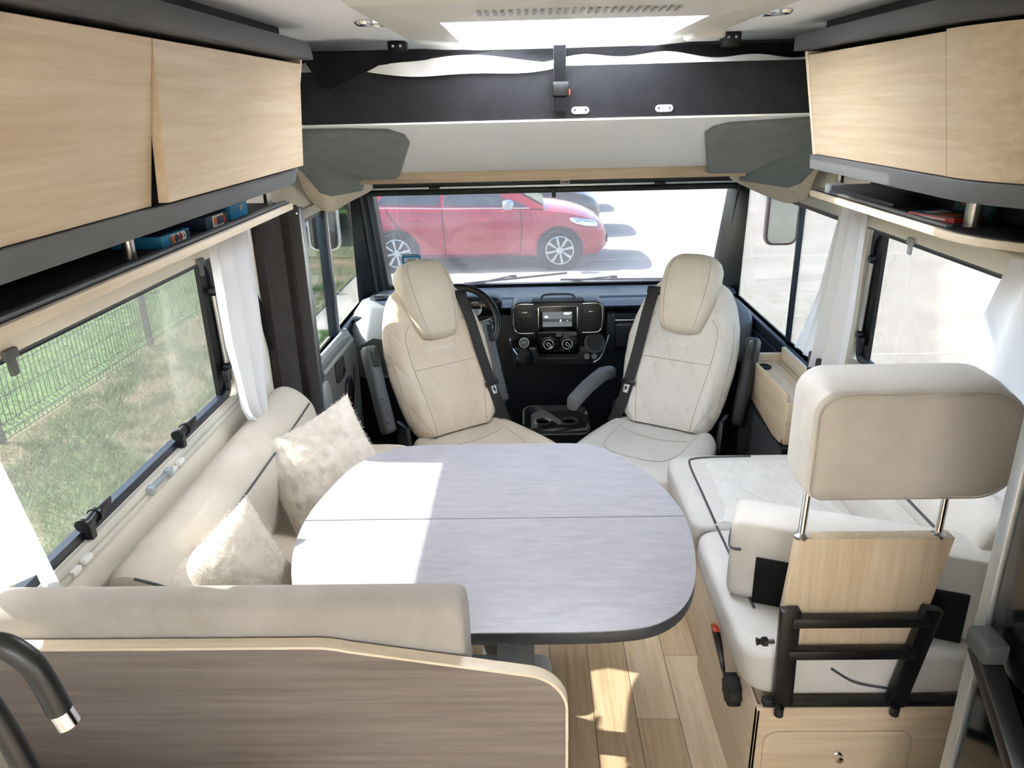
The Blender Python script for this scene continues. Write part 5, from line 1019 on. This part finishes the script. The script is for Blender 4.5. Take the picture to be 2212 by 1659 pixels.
# wire fence
FN = thing('wire_fence','green wire mesh fence along the grass verge','fence',(-4.25,8,GZ))
for k in range(9):
    y = .2+k*2.5; MB().box(-4.30,-4.24,y-.03,y+.03,GZ,GZ+1.35).obj('fence_post','trim_grey',FN,bevel=.005)
wm = MB()
y = .3
while y < 20:
    zs_ = [(GZ+.02,0),(GZ+.09,.0),(GZ+.12,.045),(GZ+.15,.0),(GZ+.62,0),(GZ+.65,.04),(GZ+.68,0),(GZ+1.28,0)]
    wm.tube([(-4.23+dx,y,z) for z,dx in zs_],.0046,4); y += .06
for z in (.03,.08,.16,.36,.56,.70,.90,1.10,1.27): wm.tube([(-4.226,.2,GZ+z),(-4.226,20.2,GZ+z)],.0038,4)
m = wm.obj('mesh_wires','fence_green',FN,smooth=0,clean=False); m['kind'] = 'stuff'
# kerb of gravel along the fence foot
# grass blades
def blades(name, label, n, xr, yr, h, mat, bias=None):
    X_ = rng.uniform(*xr,n); Y_ = rng.uniform(yr[0],yr[1],n); ok = np.ones(n,bool)
    if bias is not None: ok = np.array([bias(a,b) for a,b in zip(X_,Y_)])
    X_,Y_ = X_[ok],Y_[ok]; n = len(X_); an = rng.uniform(0,6.28,n); hh = h*rng.uniform(.4,1.2,n); ln = rng.normal(0,.6,(n,2))*hh[:,None]; wd = .002+.003*rng.random(n)
    V = np.zeros((n,3,3)); V[:,0] = np.stack([X_-np.cos(an)*wd,Y_-np.sin(an)*wd,np.full(n,GZ)],1); V[:,1] = np.stack([X_+np.cos(an)*wd,Y_+np.sin(an)*wd,np.full(n,GZ)],1); V[:,2] = np.stack([X_+ln[:,0],Y_+ln[:,1],GZ+hh],1)
    me = bpy.data.meshes.new(name); me.from_pydata(V.reshape(-1,3).tolist(),[],np.arange(3*n).reshape(-1,3).tolist()); me.materials.append(MATS[mat]); o = bpy.data.objects.new(name,me); COL.objects.link(o)
    tag(o,label,'grass'); o['kind'] = 'stuff'; return o
tuft = lambda a,b: (b < 8.1 or a < -2.8) and mnoise.noise(Vector((a*1.3,b*.8,1.0)))+.4*mnoise.noise(Vector((a*4,b*4,3.0))) > -.02
dry = lambda a,b: (b < 8.1 or a < -2.8) and mnoise.noise(Vector((a*1.3,b*.8,1.0)))+.4*mnoise.noise(Vector((a*4,b*4,3.0))) < .12
blades('verge_grass','green grass tufts growing on the verge before the fence',60000,(-4.2,-2.3),(1.5,10.5),.09,'grass_blade',tuft)
blades('dry_grass','straw coloured dry grass on the verge before the fence',45000,(-4.2,-2.3),(1.5,10.5),.06,'dry_blade',dry)
blades('lawn_grass','short green lawn grass behind the wire fence',90000,(-9,-4.3),(3,13.8),.03,'grass_blade')
# hedge
def bush(label, c, r, n, seed):
    t = thing('hedge_bush',label,'bush',(c[0],c[1],GZ),0,'bushes beyond the driver window'); rg = np.random.default_rng(seed); mb = MB()
    d = rg.normal(0,1,(n,3)); d /= np.linalg.norm(d,axis=1)[:,None]; rad = rg.uniform(.55,1,n)**.5
    for q,s in zip(d,rad):
        p_ = Vector((c[0]+q[0]*r[0]*s,c[1]+q[1]*r[1]*s,GZ+r[2]+q[2]*r[2]*s)); a = Vector(rg.normal(0,1,3)).normalized()*.05; b = Vector(rg.normal(0,1,3)).normalized()*.035
        mb.add([p_-a,p_+b,p_+a,p_-b],[(0,1,2,3)])
    f = mb.obj('foliage','leaf',t,smooth=0,clean=False); f['kind'] = 'stuff'
    MB().tube([(c[0],c[1],GZ),(c[0]+.05,c[1],GZ+r[2])],[.05,.02],8).obj('stem','soil',t); return t
bush('leafy green bush nearest the red car behind the left pillar',(-3.55,16.4,0),(.55,1.0,.85),5000,1)
bush('taller green bush behind the van and the fence',(-6.2,20.5,0),(1.6,1.2,1.3),6000,2)
bush('low green bush at the far end of the verge',(-3.9,21.5,0),(.9,.9,.8),4000,3)
